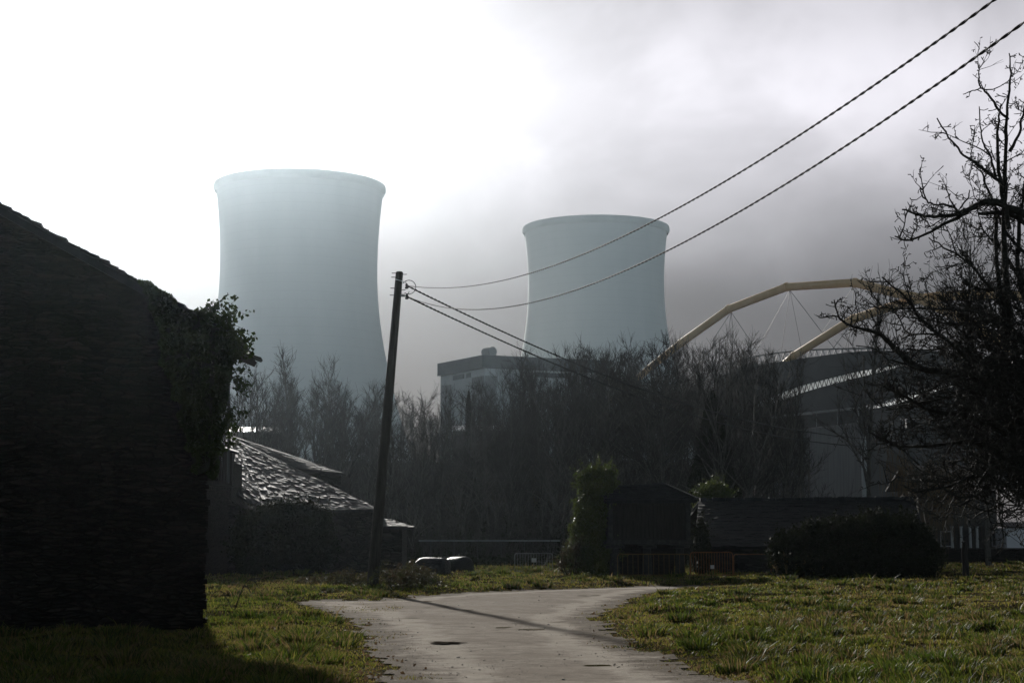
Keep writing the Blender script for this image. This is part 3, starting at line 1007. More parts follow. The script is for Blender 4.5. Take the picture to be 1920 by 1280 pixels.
def slate_house():
    Rr, Mm, T = P(706, 953, 46), P(505, 958, 44.5), P(424, 815, 52.7)
    nn = (Rr - Mm).cross(T - Mm); eye = Vector((0, 0, EYE))

    def onroof(u, v):
        d = P(u, v, 40) - eye
        return eye + d * ((Mm - eye).dot(nn) / d.dot(nn))
    Lf, Hh = onroof(424, 914), onroof(560, 880)
    c = P(570, 1070, 47)
    root = thing('slate_house', (c.x, c.y, 0), 'low stone house with glinting slate roof left of the leaning pole', 'house')
    m = MB()
    slates(m, Mm, Rr, Hh, T, 27, 18, rr, alt=1, lift=.012, th=.02)
    slates(m, Lf, Mm, T + Vector((0.25, 0, 0)), T, 27, 7, rr, alt=1, lift=.012, th=.02)
    m.build('roof', [M['slate'], M['slate_b']], root)
    m = MB()
    slates(m, P(530, 874, 53.5), P(645, 886, 53.5), P(636, 882, 55), P(424, 813, 55.3), 9, 10, rr)
    m.build('wing_roof', M['slate'], root)
    a, b = P(428, 960, 42.2), P(700, 960, 46.4)
    m = MB()
    m.prism([(a.x, a.y, -.1), (b.x, b.y, -.1), (b.x, b.y, 2.87), (P(505, 958, 45).x, P(505, 958, 43.4).y, 2.82), (a.x, a.y, 3.3)], (0.1, .55, 0))
    m.prism([(b.x, b.y + .55, -.1), (b.x, b.y + 6, -.1), (b.x, b.y + 6, 2.9), (b.x, b.y + .55, 2.9)], (-.5, 0, 0))
    m.build('wall', M['stone_far'], root)
    w0, w1 = P(520, 885, 55), P(640, 887, 55)
    m = MB()
    m.prism([(w0.x, w0.y, 0), (w1.x, w0.y, 0), (w1.x, w0.y, w1.z), (w0.x, w0.y, w0.z + .1)], (0, .6, 0))
    m.prism([(w1.x, w0.y + .6, 0), (w1.x, w0.y + 5, 0), (w1.x, w0.y + 5, w1.z - .05), (w1.x, w0.y + .6, w1.z - .05)], (-.5, 0, 0))
    m.build('wing_wall', M['stone_far'], root)
    return root


slate_house()


def small_shed():
    c = P(725, 1060, 49)
    root = thing('stone_shed', (c.x, c.y, 0), 'tiny lean-to stone shed with slate roof right behind the pole', 'shed')
    a, b = P(672, 984, 48.4), P(776, 987.5, 48.4)
    d, e = P(672, 964, 49.9), P(722, 971, 49.9)
    m = MB(); slates(m, a, b, e, d, 6, 8, rr); m.build('roof', M['slate'], root)
    w0, w1 = P(680, 990, 48.8), P(754, 990, 48.8)
    m = MB()
    m.prism([(w0.x, w0.y, -.1), (w1.x, w0.y, -.1), (w1.x, w0.y, w1.z), (w0.x, w0.y, w0.z)], (0, .5, 0))
    m.prism([(w1.x, w0.y + .5, -.1), (w1.x, w0.y + 4, -.1), (w1.x, w0.y + 4, w1.z + .1), (w1.x, w0.y + .5, w1.z)], (-.5, 0, 0))
    m.build('wall', M['stone_far'], root)


small_shed()


# ------------------------------------------------------------------ the dark farmhouse on the left
FH = Vector((-5.46, 30.5, 0))                      # near right corner
FA = R_(10.9)
FX = Vector((-math.cos(FA), -math.sin(FA), 0))    # along the gable, to the left
FY = Vector((-math.sin(FA), math.cos(FA), 0))     # along the side wall, away


def fpt(a, b, z):
    return FH + FX * a + FY * b + Vector((0, 0, z))


def gable_uv(u, v, off=0.0):
    """point of the gable plane seen at a pixel"""
    o = Vector((0, 0, EYE)); d = P(u, v, 10) - o
    n = FY; q = FH - FY * off
    s = (q - o).dot(n) / d.dot(n)
    return o + d * s


def farmhouse():
    root = thing('stone_farmhouse', FH, 'black silhouetted stone farmhouse gable filling the left edge', 'house')
    e = gable_uv(412, 607); ap = gable_uv(-40, 366)
    ez = e.z; ea = (e - FH).dot(FX)
    aa = (ap - FH).dot(FX); az = ap.z
    # the gable: masonry with an uneven corner
    m = MB()
    m.prism([fpt(0, 0, -.2), fpt(2 * aa, 0, -.2), fpt(2 * aa, 0, ez - .1), fpt(aa, 0, az - .12), fpt(0, 0, ez - .12)], FY * .6)
    m.prism([fpt(0, .6, -.2), fpt(0, 6.3, -.2), fpt(0, 6.3, ez - .12), fpt(0, .6, ez - .12)], FX * .6)
    r2 = random.Random(9)
    z = 0.0
    while z < ez - .2:                              # quoins and stones that stand proud of the corner
        h = r2.uniform(.09, .2)
        w = r2.uniform(.25, .6)
        m.box(fpt(w / 2 - r2.uniform(.0, .09), .15, z + h / 2), (w, .34, h - .012), rz=FA + r2.uniform(-.02, .02))
        z += h
    for _ in range(420):                            # stones proud of the wall face
        a = r2.uniform(.5, 7.5); top = ez + (az - ez) * min(1, a / aa) - .3
        z = r2.uniform(.1, top)
        m.box(fpt(a, 0, z), (r2.uniform(.15, .5), r2.uniform(.03, .09), r2.uniform(.04, .12)), rz=FA)
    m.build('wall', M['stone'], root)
    # roof: slates laid from the eave to the ridge, verge over the gable
    m = MB()
    sl_ = (az - ez) / aa
    ov = 0.75
    slates(m, fpt(-.3, -.1, ez - sl_ * .25), fpt(-1.15, 6.4, ez + .0), fpt(aa, 6.4, az + .03), fpt(aa, -.1, az + .03), 26, 12, rr, lift=.03, th=.03)
    slates(m, fpt(2 * aa + .5, -.1, ez - .2), fpt(2 * aa + .5, 6.4, ez - .2), fpt(aa, 6.4, az + .03), fpt(aa, -.1, az + .03), 12, 8, rr)
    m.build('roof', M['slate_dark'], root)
    return ez, ea, az, aa


EZ, EA, AZ, AA = farmhouse()


def annex():
    a = P(380, 1060, 43.5); b = P(431, 1060, 45)
    root = thing('stone_annex', (a.x, a.y, 0), 'small stone annex with a rickety balcony between farmhouse corner and slate house', 'outbuilding')
    m = MB()
    m.prism([(a.x - 2, a.y, -.1), (a.x + .1, a.y, -.1), (b.x, b.y, -.1), (b.x, b.y + 3, -.1), (b.x - 3, b.y + 3, -.1)], (0, 0, 5.2))
    m.build('wall', M['stone'], root)
    m = MB()
    p = [P(380, 832, 42.6), P(447, 852, 42.6), P(449, 850, 46), P(380, 826, 46)]
    m.prism(p, (0, 0, .1))
    m.build('roof', M['slate_dark'], root)
    m = MB()
    q = P(438, 906, 43)
    m.box((q.x - .9, q.y + .6, q.z), (1.8, 2.2, .2)); m.build('balcony_floor', M['wood'], root)
    for u in (412, 418, 423, 432):
        m = MB(); m.beam(P(u, 905, 42.8), P(u + 1, 846, 42.8), .1, .1); m.build('baluster', M['wood'], root)
    m = MB()
    m.prism([P(430, 905, 42.7), P(434, 905, 45), P(441, 850, 45), P(432, 850, 42.7)], (-.08, 0, 0)); m.build('side_board', M['wood'], root)
    m = MB(); m.tube([P(428, 905, 42.4), P(429, 720, 42.4)], .06, 6); m.build('downpipe', M['iron'], root)


annex()


# ------------------------------------------------------------------ ivy on the gable
def farm_ivy():
    r = np.random.default_rng(21)
    root = thing('ivy', gable_uv(395, 1120, .1), 'thick ivy climbing the corner of the dark stone farmhouse', 'ivy')
    pts = []
    poly = [(262, 530), (300, 545), (340, 572), (375, 590), (405, 594), (434, 608), (447, 636), (446, 664), (430, 700), (424, 735), (420, 790), (412, 840),
            (408, 880), (396, 900), (372, 890), (352, 840), (335, 760), (310, 690), (296, 620), (272, 560)]
    PX = np.array(poly, float)

    def inside(x, y):
        ins = np.zeros(x.shape, bool)
        for i in range(len(PX)):
            x1, y1 = PX[i]; x2, y2 = PX[(i + 1) % len(PX)]
            c = ((y1 > y) != (y2 > y)); xc = (x2 - x1) * (y - y1) / (y2 - y1 + 1e-9) + x1
            ins ^= c & (x < xc)
        return ins
    n = 52000
    x = r.uniform(255, 470, n); y = r.uniform(500, 910, n)
    jx = x + 10 * N1(x * .05, y * .05); jy = y + 10 * N2(x * .05, y * .05)
    k = inside(jx, jy)
    x, y = x[k], y[k]
    Cc = np.array([gable_uv(a, b, float(o)) for a, b, o in zip(x, y, r.uniform(-0.3, 0.32, len(x)) + .2 * N3(x * .06, y * .06))])
    # the mass wraps round the corner
    far = r.uniform(0, 1, len(Cc)) ** 2
    Cc += np.array(FY) * (far * 1.6 * np.clip((x - 385) / 30, 0, 1))[:, None]
    V, F = leaf_arrays(r, Cc, np.full(len(Cc), .085), up=-.3)
    np_mesh('foliage', V, F, M['ivy'], root)
    # stems, sprays that stick out against the sky
    m = MB(); LV = []
    rs = random.Random(4)
    for _ in range(74):
        u, v = rs.choice([(rs.uniform(395, 438), rs.uniform(602, 640)), (rs.uniform(425, 446), rs.uniform(640, 720)), (rs.uniform(415, 430), rs.uniform(700, 840)), (rs.uniform(345, 400), rs.uniform(575, 600))])
        p = gable_uv(u, v, rs.uniform(-.8, .3))
        if v > 690: d = Vector((rs.uniform(.1, .9), rs.uniform(-.4, .4), rs.uniform(-.9, .3)))
        else: d = Vector((rs.uniform(-.1, .9), rs.uniform(-.5, .5), rs.uniform(0.0, .9)))
        L = rs.uniform(.15, .55) * (0.7 if v > 700 else 1)
        path = [p]
        for i in range(5):
            d = (d + Vector((rs.uniform(-.3, .3), rs.uniform(-.3, .3), rs.uniform(-.3, .2)))).normalized()
            path.append(path[-1] + d * L / 5)
        m.tube(path, [.007, .006, .005, .004, .003, .003], 4)
        for i in range(1, 6):
            for _k in range(3):
                LV.append(path[i] + Vector((rs.uniform(-.06, .06), rs.uniform(-.06, .06), rs.uniform(-.06, .05))))
    V, F = leaf_arrays(r, np.array([tuple(q) for q in LV]), np.full(len(LV), .08), up=-.5)
    np_mesh('leaf_spray', V, F, M['ivy'], root)
    m.build('twining_stems', M['ivy_core'], root)
    # woody mat under the leaves
    m = MB()
    g = [gable_uv(u + 6, v + 8, .02) for u, v in poly[:5]] + [gable_uv(405, 640, .02), gable_uv(398, 760, .02), gable_uv(392, 880, .02)] + [gable_uv(u, v, .02) for u, v in poly[14:]]
    m.prism(g, -FY * .1)
    m.build('stem_mat', M['ivy_core'], root)


farm_ivy()


# ------------------------------------------------------------------ utility pole and cables
POLE_B = Vector((-4.32, 31.0 * K, 0.0)); POLE_T = P(749, 511, 30.9)


def on_pole(t):
    return POLE_B.lerp(POLE_T, t)


def utility_pole():
    root = thing('utility_pole', POLE_B, 'leaning dark wooden utility pole beside the track', 'utility pole')
    n = 14
    m = MB()
    m.tube([POLE_B - Vector((0, 0, .4))] + [on_pole(i / n) for i in range(n + 1)] + [POLE_T + Vector((0, 0, .03))], [.185] + [.185 - .07 * i / n for i in range(n + 1)] + [.09], 18)
    m.build('shaft', M['pole'], root, smooth=True)
    for t, s in [(.998, -1), (.994, 1), (.985, -1), (.95, -1), (.945, 1), (.928, -1), (.93, 1)]:
        m = MB(); p = on_pole(t); m.tube([p, p + Vector((s * .24, -.03, 0))], .012, 6); m.build('step_bolt', M['iron'], root)
    m = MB(); p = on_pole(.975); q = p + Vector((.22, -.12, -.07))
    m.tube([p + Vector((-.1, -.1, .02)), q, q + Vector((.04, 0, -.16))], .016, 6); m.build('bracket', M['steel'], root)
    m = MB(); p = on_pole(.93); m.tube([p, p + Vector((.28, -.1, -.06))], .02, 6); m.build('bracket', M['steel'], root)
    for t, o in [(.958, Vector((.27, -.12, -.02))), (.928, Vector((.3, -.1, -.05)))]:
        m = MB(); p = on_pole(t) + o
        m.lathe([(.01, -.1), (.05, -.09), (.065, -.05), (.035, -.02), (.05, .02), (.02, .07), (.005, .09)], 12, p); m.build('insulator', M['iron'], root, smooth=True)
    for c, rad, a0, a1 in [(on_pole(.952) + Vector((.34, -.12, 0)), .22, -2.2, 2.6), (on_pole(.945) + Vector((.16, -.1, -.02)), .2, -2.9, -.2)]:
        m = MB(); m.tube([c + Vector((rad * math.cos(a0 + (a1 - a0) * i / 14), .02 * i / 14, rad * math.sin(a0 + (a1 - a0) * i / 14))) for i in range(15)], .011, 5)
        m.build('jumper_wire', M['cable'], root)


utility_pole()


def fit_curve(A, pts, B):
    ts, zs = [0.0], [A.z]
    dx, dy = B.x - A.x, B.y - A.y
    for u, v in pts:
        a, b = (u - 960) / FPX, (640 - v) / FPX
        rx, ry, rz = a, CP - b * SP, SP + b * CP
        det = rx * -dy + dx * ry
        s = (A.x * -dy + dx * A.y) / det
        t = (rx * A.y - ry * A.x) / det
        ts.append(t); zs.append(EYE + s * rz)
    return np.array(ts), np.array(zs)


def twisted(name, path, r, pitch, label):
    """two insulated cores laid round each other"""
    path = [Vector(p) for p in path]
    dist = [0.0]
    for a, b in zip(path, path[1:]):
        dist.append(dist[-1] + (b - a).length)
    tot = dist[-1]; n = int(tot / (pitch / 7))
    S = np.linspace(0, tot, n)
    arr = np.array([tuple(p) for p in path])
    pos = np.stack([np.interp(S, dist, arr[:, k]) for k in range(3)], 1)
    m = MB()
    for ph in (0, math.pi):
        pp = []
        for i in range(n):
            t = Vector(pos[min(i + 1, n - 1)] - pos[max(i - 1, 0)]).normalized()
            s = t.cross(Vector((0, 0, 1))).normalized(); u = s.cross(t)
            an = 2 * math.pi * S[i] / pitch + ph + 0.9 * math.sin(S[i] * 0.83) + 0.5 * math.sin(S[i] * 2.1 + 1)
            pp.append(Vector(pos[i]) + (s * math.cos(an) + u * math.sin(an)) * r)
        m.tube(pp, r, 6)
    o = m.build(name, M['cable'], smooth=True)
    return tag(o, label, 'power cable', 'twisted power cables strung from the pole')


def cables():
    A1 = on_pole(.958) + Vector((.3, -.12, -.02))
    A2 = on_pole(.928) + Vector((.3, -.1, -.05))
    for A, pts, Bp, lab, rad in [
            (A1, [(850, 538), (1000, 512), (1240, 410), (1500, 245), (1700, 120), (1870, 0)], P(1870, 0, 8), 'upper twisted cable sweeping overhead to the top right corner', .0072),
            (A2, [(900, 577), (1100, 545), (1250, 470), (1500, 320), (1700, 190), (1920, 55)], P(1920, 55, 8), 'lower twisted cable sweeping overhead above the bare fruit tree', .0072)]:
        ts, zs = fit_curve(A, pts, Bp)
        c = np.polyfit(ts, zs, 3, w=[3] + [1] * (len(ts) - 1))
        T = np.linspace(0, 1.45, 160)
        path = [Vector((A.x + (Bp.x - A.x) * t, A.y + (Bp.y - A.y) * t, float(np.polyval(c, t)))) for t in T]
        path[0] = A
        twisted('power_cable', path, rad, .40, lab)
    for A, pts, Bp, lab in [
            (A1, [(990, 645), (1060, 672), (1200, 727), (1301, 761), (1500, 808), (1616, 821), (1690, 829)], P(1690, 829, 64), 'upper of two cables running down across the bare trees'),
            (A2, [(1000, 665), (1100, 708), (1200, 744), (1290, 774), (1549, 832), (1635, 836), (1690, 840)], P(1690, 840, 64), 'lower of two cables running down across the bare trees')]:
        ts, zs = fit_curve(A, pts, Bp)
        o = np.argsort(ts); ts, zs = ts[o], zs[o]
        T = np.linspace(0, 1.12, 80)
        c = np.polyfit(ts, zs, 4)
        zz = [float(np.polyval(c, t)) if t <= 1 else float(np.polyval(c, 1.0)) - (t - 1) * 2 for t in T]
        path = [Vector((A.x + (Bp.x - A.x) * t, A.y + (Bp.y - A.y) * t, z)) for t, z in zip(T, zz)]
        path[0] = A
        twisted('power_cable', path, .016, .5, lab)


cables()


# ------------------------------------------------------------------ bare trees
def branch_path(r, p, d, L, n, wig, lift=0.0):
    pts = [p]
    for _ in range(n):
        d = (d + Vector((r.gauss(0, wig), r.gauss(0, wig), r.gauss(0, wig) + lift))).normalized()
        pts.append(pts[-1] + d * (L / n))
    return pts, d


def gen_tree(seed, H=16.0, spread=0.42, ang=0.62, nl=24, first=0.22, lean=0.0, droop=0.0, twig_r=.011, fork=False):
    r = random.Random(seed)
    trunk, crown = MB(), MB()
    stems = []
    base = Vector((0, 0, -.2))
    if fork:
        for k in range(r.choice((2, 3))):
            a = r.uniform(0, 6.28)
            pts, d = branch_path(r, base + Vector((.15 * math.cos(a), .15 * math.sin(a), 0)), Vector((.16 * math.cos(a), .16 * math.sin(a), 1)).normalized(), H * r.uniform(.8, 1), 10, .05, .05)
            stems.append((pts, .13))
    else:
        pts, d = branch_path(r, base, Vector((lean, 0, 1)).normalized(), H, 12, .05, .05)
        stems.append((pts, .17))
    for pts, r0 in stems:
        n = len(pts) - 1
        trunk.tube(pts, [r0 * (1 - .9 * i / n) + .01 for i in range(n + 1)], 7)
        k = nl // len(stems)
        for j in range(k):
            t = first + (1 - first) * (j + r.random()) / k
            x = t * n; i = min(int(x), n - 1)
            p = pts[i].lerp(pts[i + 1], x - i)
            az = r.uniform(0, 6.28); a = ang * r.uniform(.7, 1.3)
            d = Vector((math.sin(a) * math.cos(az), math.sin(a) * math.sin(az), math.cos(a)))
            L = H * spread * (1.05 - t) ** .7 * r.uniform(.6, 1.1) + .5
            b, bd = branch_path(r, p, d, L, 6, .12, .07 - droop)
            rb = r0 * (1 - .9 * t) * .5 + .012
            trunk.tube(b, [rb * (1 - .8 * q / 6) + .004 for q in range(7)], 5, cap=False)
            for q in range(max(5, int(L * 2.3))):
                tt = .18 + .82 * r.random(); xx = tt * 6; ii = min(int(xx), 5)
                p2 = b[ii].lerp(b[ii + 1], xx - ii)
                d2 = ((b[ii + 1] - b[ii]).normalized() + Vector((r.gauss(0, .5), r.gauss(0, .5), r.gauss(.25 - droop, .35)))).normalized()
                L2 = (.5 + .36 * L * (1.1 - tt)) * r.uniform(.6, 1.4)
                s, sd = branch_path(r, p2, d2, L2, 3, .16, .06 - droop)
                crown.tube(s, [twig_r * 1.5, twig_r * 1.3, twig_r * 1.1, twig_r * .8], 3, cap=False)
                for w in range(int(2 + L2 * 3)):
                    ss = r.random() * 3; si = min(int(ss), 2)
                    p3 = s[si].lerp(s[si + 1], ss - si)
                    d3 = (sd + Vector((r.gauss(0, .42), r.gauss(0, .42), r.gauss(.2 - droop, .35)))).normalized()
                    e, _ = branch_path(r, p3, d3, r.uniform(.3, 1.1), 2, .2, .05 - droop)
                    crown.tube(e, [twig_r, twig_r * .85, twig_r * .55], 3, cap=False)
    return trunk, crown


PROTO = []
for k, kw in enumerate([dict(H=16), dict(H=17, spread=.34, ang=.5), dict(H=15, fork=True, spread=.38, nl=28), dict(H=16, spread=.46, ang=.7, nl=28),
                        dict(H=18, spread=.26, ang=.45, nl=30), dict(H=14, fork=True, spread=.45, ang=.55, nl=30), dict(H=16, spread=.4, ang=.6, nl=30, first=.1), dict(H=15, lean=.12, spread=.45, ang=.55, nl=28),
                        dict(H=16, spread=.55, ang=.95, nl=18, first=.35), dict(H=18, spread=.18, ang=.3, nl=34, first=.12), dict(H=15, fork=True, spread=.3, ang=.4, nl=22, first=.3, twig_r=.013)]):
    PROTO.append((gen_tree(100 + k, **kw), kw['H']))
PMESH = []
for (tr, cr), H in PROTO:
    a = bpy.data.meshes.new('trunk'); a.from_pydata(tr.v, [], tr.f); a.materials.append(M['bark'])
    b = bpy.data.meshes.new('crown'); b.from_pydata(cr.v, [], cr.f); b.materials.append(M['twig'])
    PMESH.append((a, b, H))

tree_rand = random.Random(77)
WOOD_LABEL = 'bare winter tree in the dense hazy wood beyond the track'
WOOD_GROUP = 'bare trees of the hazy wood'
first_of = {}


def place_tree(kind, x, y, top_z, rz=None, label=WOOD_LABEL, group=WOOD_GROUP, sxy=None, name='bare_tree'):
    a, b, H = PMESH[kind]
    z0 = float(terrain(np.array([x]), np.array([y]))[0])
    s = (top_z - z0) / (H * .97)
    if kind in first_of:
        root = first_of[kind].copy(); COL.objects.link(root)
        for ch in list(first_of[kind].children):
            c = ch.copy(); COL.objects.link(c); c.parent = root
        root.name = name
    else:
        root = thing(name, (0, 0, 0), label, 'tree', group)
        for nm, me in (('trunk', a), ('crown', b)):
            o = bpy.data.objects.new(nm, me); COL.objects.link(o); o.parent = root
        first_of[kind] = root
    root.location = (x, y, z0)
    k = sxy if sxy else s * tree_rand.uniform(.7, 1.3)
    root.scale = (k, k, s)
    root.rotation_euler = (0, 0, tree_rand.uniform(0, 6.28) if rz is None else rz)
    root['label'] = label
    if group: root['group'] = group
    elif 'group' in root.keys(): del root['group']
    return root


TOPS = [(400, 740), (440, 722), (470, 712), (500, 712), (540, 705), (600, 706), (640, 738), (670, 762), (700, 742), (720, 740), (760, 758), (800, 750), (830, 748), (880, 738), (915, 720), (940, 702),
        (1000, 688), (1060, 674), (1100, 664), (1140, 657), (1180, 660), (1250, 668), (1290, 664), (1330, 655), (1380, 650), (1420, 668), (1450, 700), (1480, 760), (1520, 815), (1600, 860), (1700, 870)]


def wood():
    r = tree_rand
    TU = [p[0] for p in TOPS]; TV = [p[1] for p in TOPS]
    # the edge of the wood and two ranks behind it
    for (d0, d1, step, drop, u0, u1) in [(66, 78, 30, (0, 30), 690, 1500), (82, 96, 26, (-4, 26), 420, 1520), (100, 122, 25, (4, 34), 400, 1480), (126, 140, 30, (14, 40), 400, 1400)]:
        u = u0
        while u < u1:
            d = r.uniform(d0, d1)
            v = float(np.interp(u, TU, TV)) + r.uniform(*drop)
            p = P(u, v, d)
            if d < 80 and r.random() < .25:
                v += 40; p = P(u, v, d)
            k = r.choice([0, 1, 2, 3, 4, 5, 6, 8, 9, 10])
            place_tree(k, p.x, p.y, p.z)
            u += step * r.uniform(.6, 1.4)
    for u, v, d, k, lab in [(556, 680, 80, 4, 'tallest slim bare tree standing up in front of the larger cooling tower'),
                            (470, 712, 76, 6, 'bare tree with upright twigs beside the ivy covered farmhouse corner'),
                            (607, 700, 84, 3, 'rounded bare tree right of the tallest slim one in front of the larger tower'),
                            (700, 733, 88, 1, 'pale bare tree just left of the utility pole'),
                            (1120, 656, 72, 5, 'many stemmed bare tree in front of the smaller cooling tower'),
                            (1235, 662, 66, 0, 'bare tree with lit trunk behind the granary roof'),
                            (1385, 640, 60, 2, 'tall bare tree in front of the left end of the storage hall'),
                            (1330, 655, 62, 6, 'dense bare tree crossing the foot of the ochre arch'),
                            (1455, 690, 58, 7, 'bare tree leaning right across the rooflight band of the hall')]:
        p = P(u, v, d)
        place_tree(k, p.x, p.y, p.z, rz=0 if k == 7 else None, label=lab, group=None)
    # fine pale trees by the hall
    for u, v, d, k, lab in [(1625, 545, 66, 1, 'thin pale tree seen through the outer twigs of the fruit tree'), (1835, 462, 60, 3, 'fine twigged tree high behind the fruit tree')]:
        p = P(u, v, d)
        place_tree(k, p.x, p.y, p.z, label=lab, group=None)


wood()


# conifer spike and evergreen in the wood
def cone_tree(x, y, z0, H, R, n, seed, label, cat='tree', name='conifer'):
    r = np.random.default_rng(seed)
    root = thing(name, (x, y, z0), label, cat)
    t = r.uniform(0.04, 1, n) ** .8
    a = r.uniform(0, 6.28, n)
    rad = R * (1 - t) ** .8 * np.sqrt(r.uniform(.1, 1, n)) * (1 + .25 * N1(t * 14, a * 1.5))
    C = np.stack([x + rad * np.cos(a), y + rad * np.sin(a), z0 + H * t - .12 * rad], 1)
    V, F = leaf_arrays(r, C, np.full(n, .32), up=-.3, aspect=.45)
    np_mesh('foliage', V, F, M['hedge'], root)
    m = MB(); m.tube([(x, y, z0 - .2), (x, y, z0 + H * .95)], [.2, .02], 7); m.build('trunk', M['bark'], root)


q = P(1335, 760, 64); cone_tree(q.x, q.y, 0, P(1335, 735, 64).z, 2.7, 14000, 31, 'dark evergreen tree among bare trees left of the storage hall', name='evergreen_tree')
q = P(879, 735, 95); cone_tree(q.x, q.y, float(hill(0, 95 * K)), q.z - float(hill(0, 95 * K)), 1.0, 2500, 32, 'thin conifer spike standing up in front of the power building')


# undergrowth of the wood: thickets nobody could count
def undergrowth():
    r = random.Random(13); rn = np.random.default_rng(13)
    m = MB()
    for _ in range(5200):
        d = r.uniform(62, 128) * K; u = r.uniform(540, 1620)
        x = (u - 960) / FPX * d
        z = float(hill(x, d))
        L = r.uniform(1.2, 4.8)
        a = r.uniform(0, 6.28); t = abs(r.gauss(0, .3))
        dv = Vector((math.sin(t) * math.cos(a), math.sin(t) * math.sin(a), math.cos(t)))
        p, _d = branch_path(r, Vector((x, d, z - .1)), dv, L, 3, .14, .03)
        m.tube(p, [.03, .024, .018, .01], 3, cap=False)
        for _k in range(5):
            s = r.random() * 3; i = min(int(s), 2)
            e, _d = branch_path(r, p[i].lerp(p[i + 1], s - i), (dv + Vector((r.gauss(0, .7), r.gauss(0, .7), r.gauss(0, .4)))).normalized(), r.uniform(.4, 1.3), 2, .25)
            m.tube(e, [.016, .013, .008], 3, cap=False)
    tag(m.build('undergrowth', M['twig']), 'tangle of bare saplings and brush under the hazy wood', 'undergrowth', kind='stuff')
    n = 60000
    d = rn.uniform(60, 110, n) * K; u = rn.uniform(540, 1600, n); x = (u - 960) / FPX * d
    hgt = (1.0 + 1.6 * (0.5 + .5 * N1(x * .25, d * .25))) * np.clip((d / K - 58) / 12, .2, 1.6)
    C = np.stack([x, d, hill(x, d) + rn.uniform(0, 1, n) * hgt], 1)
    V, F = leaf_arrays(rn, C, np.full(n, .30), aspect=.7)
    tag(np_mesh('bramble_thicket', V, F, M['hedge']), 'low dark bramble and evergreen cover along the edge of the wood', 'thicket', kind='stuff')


undergrowth()


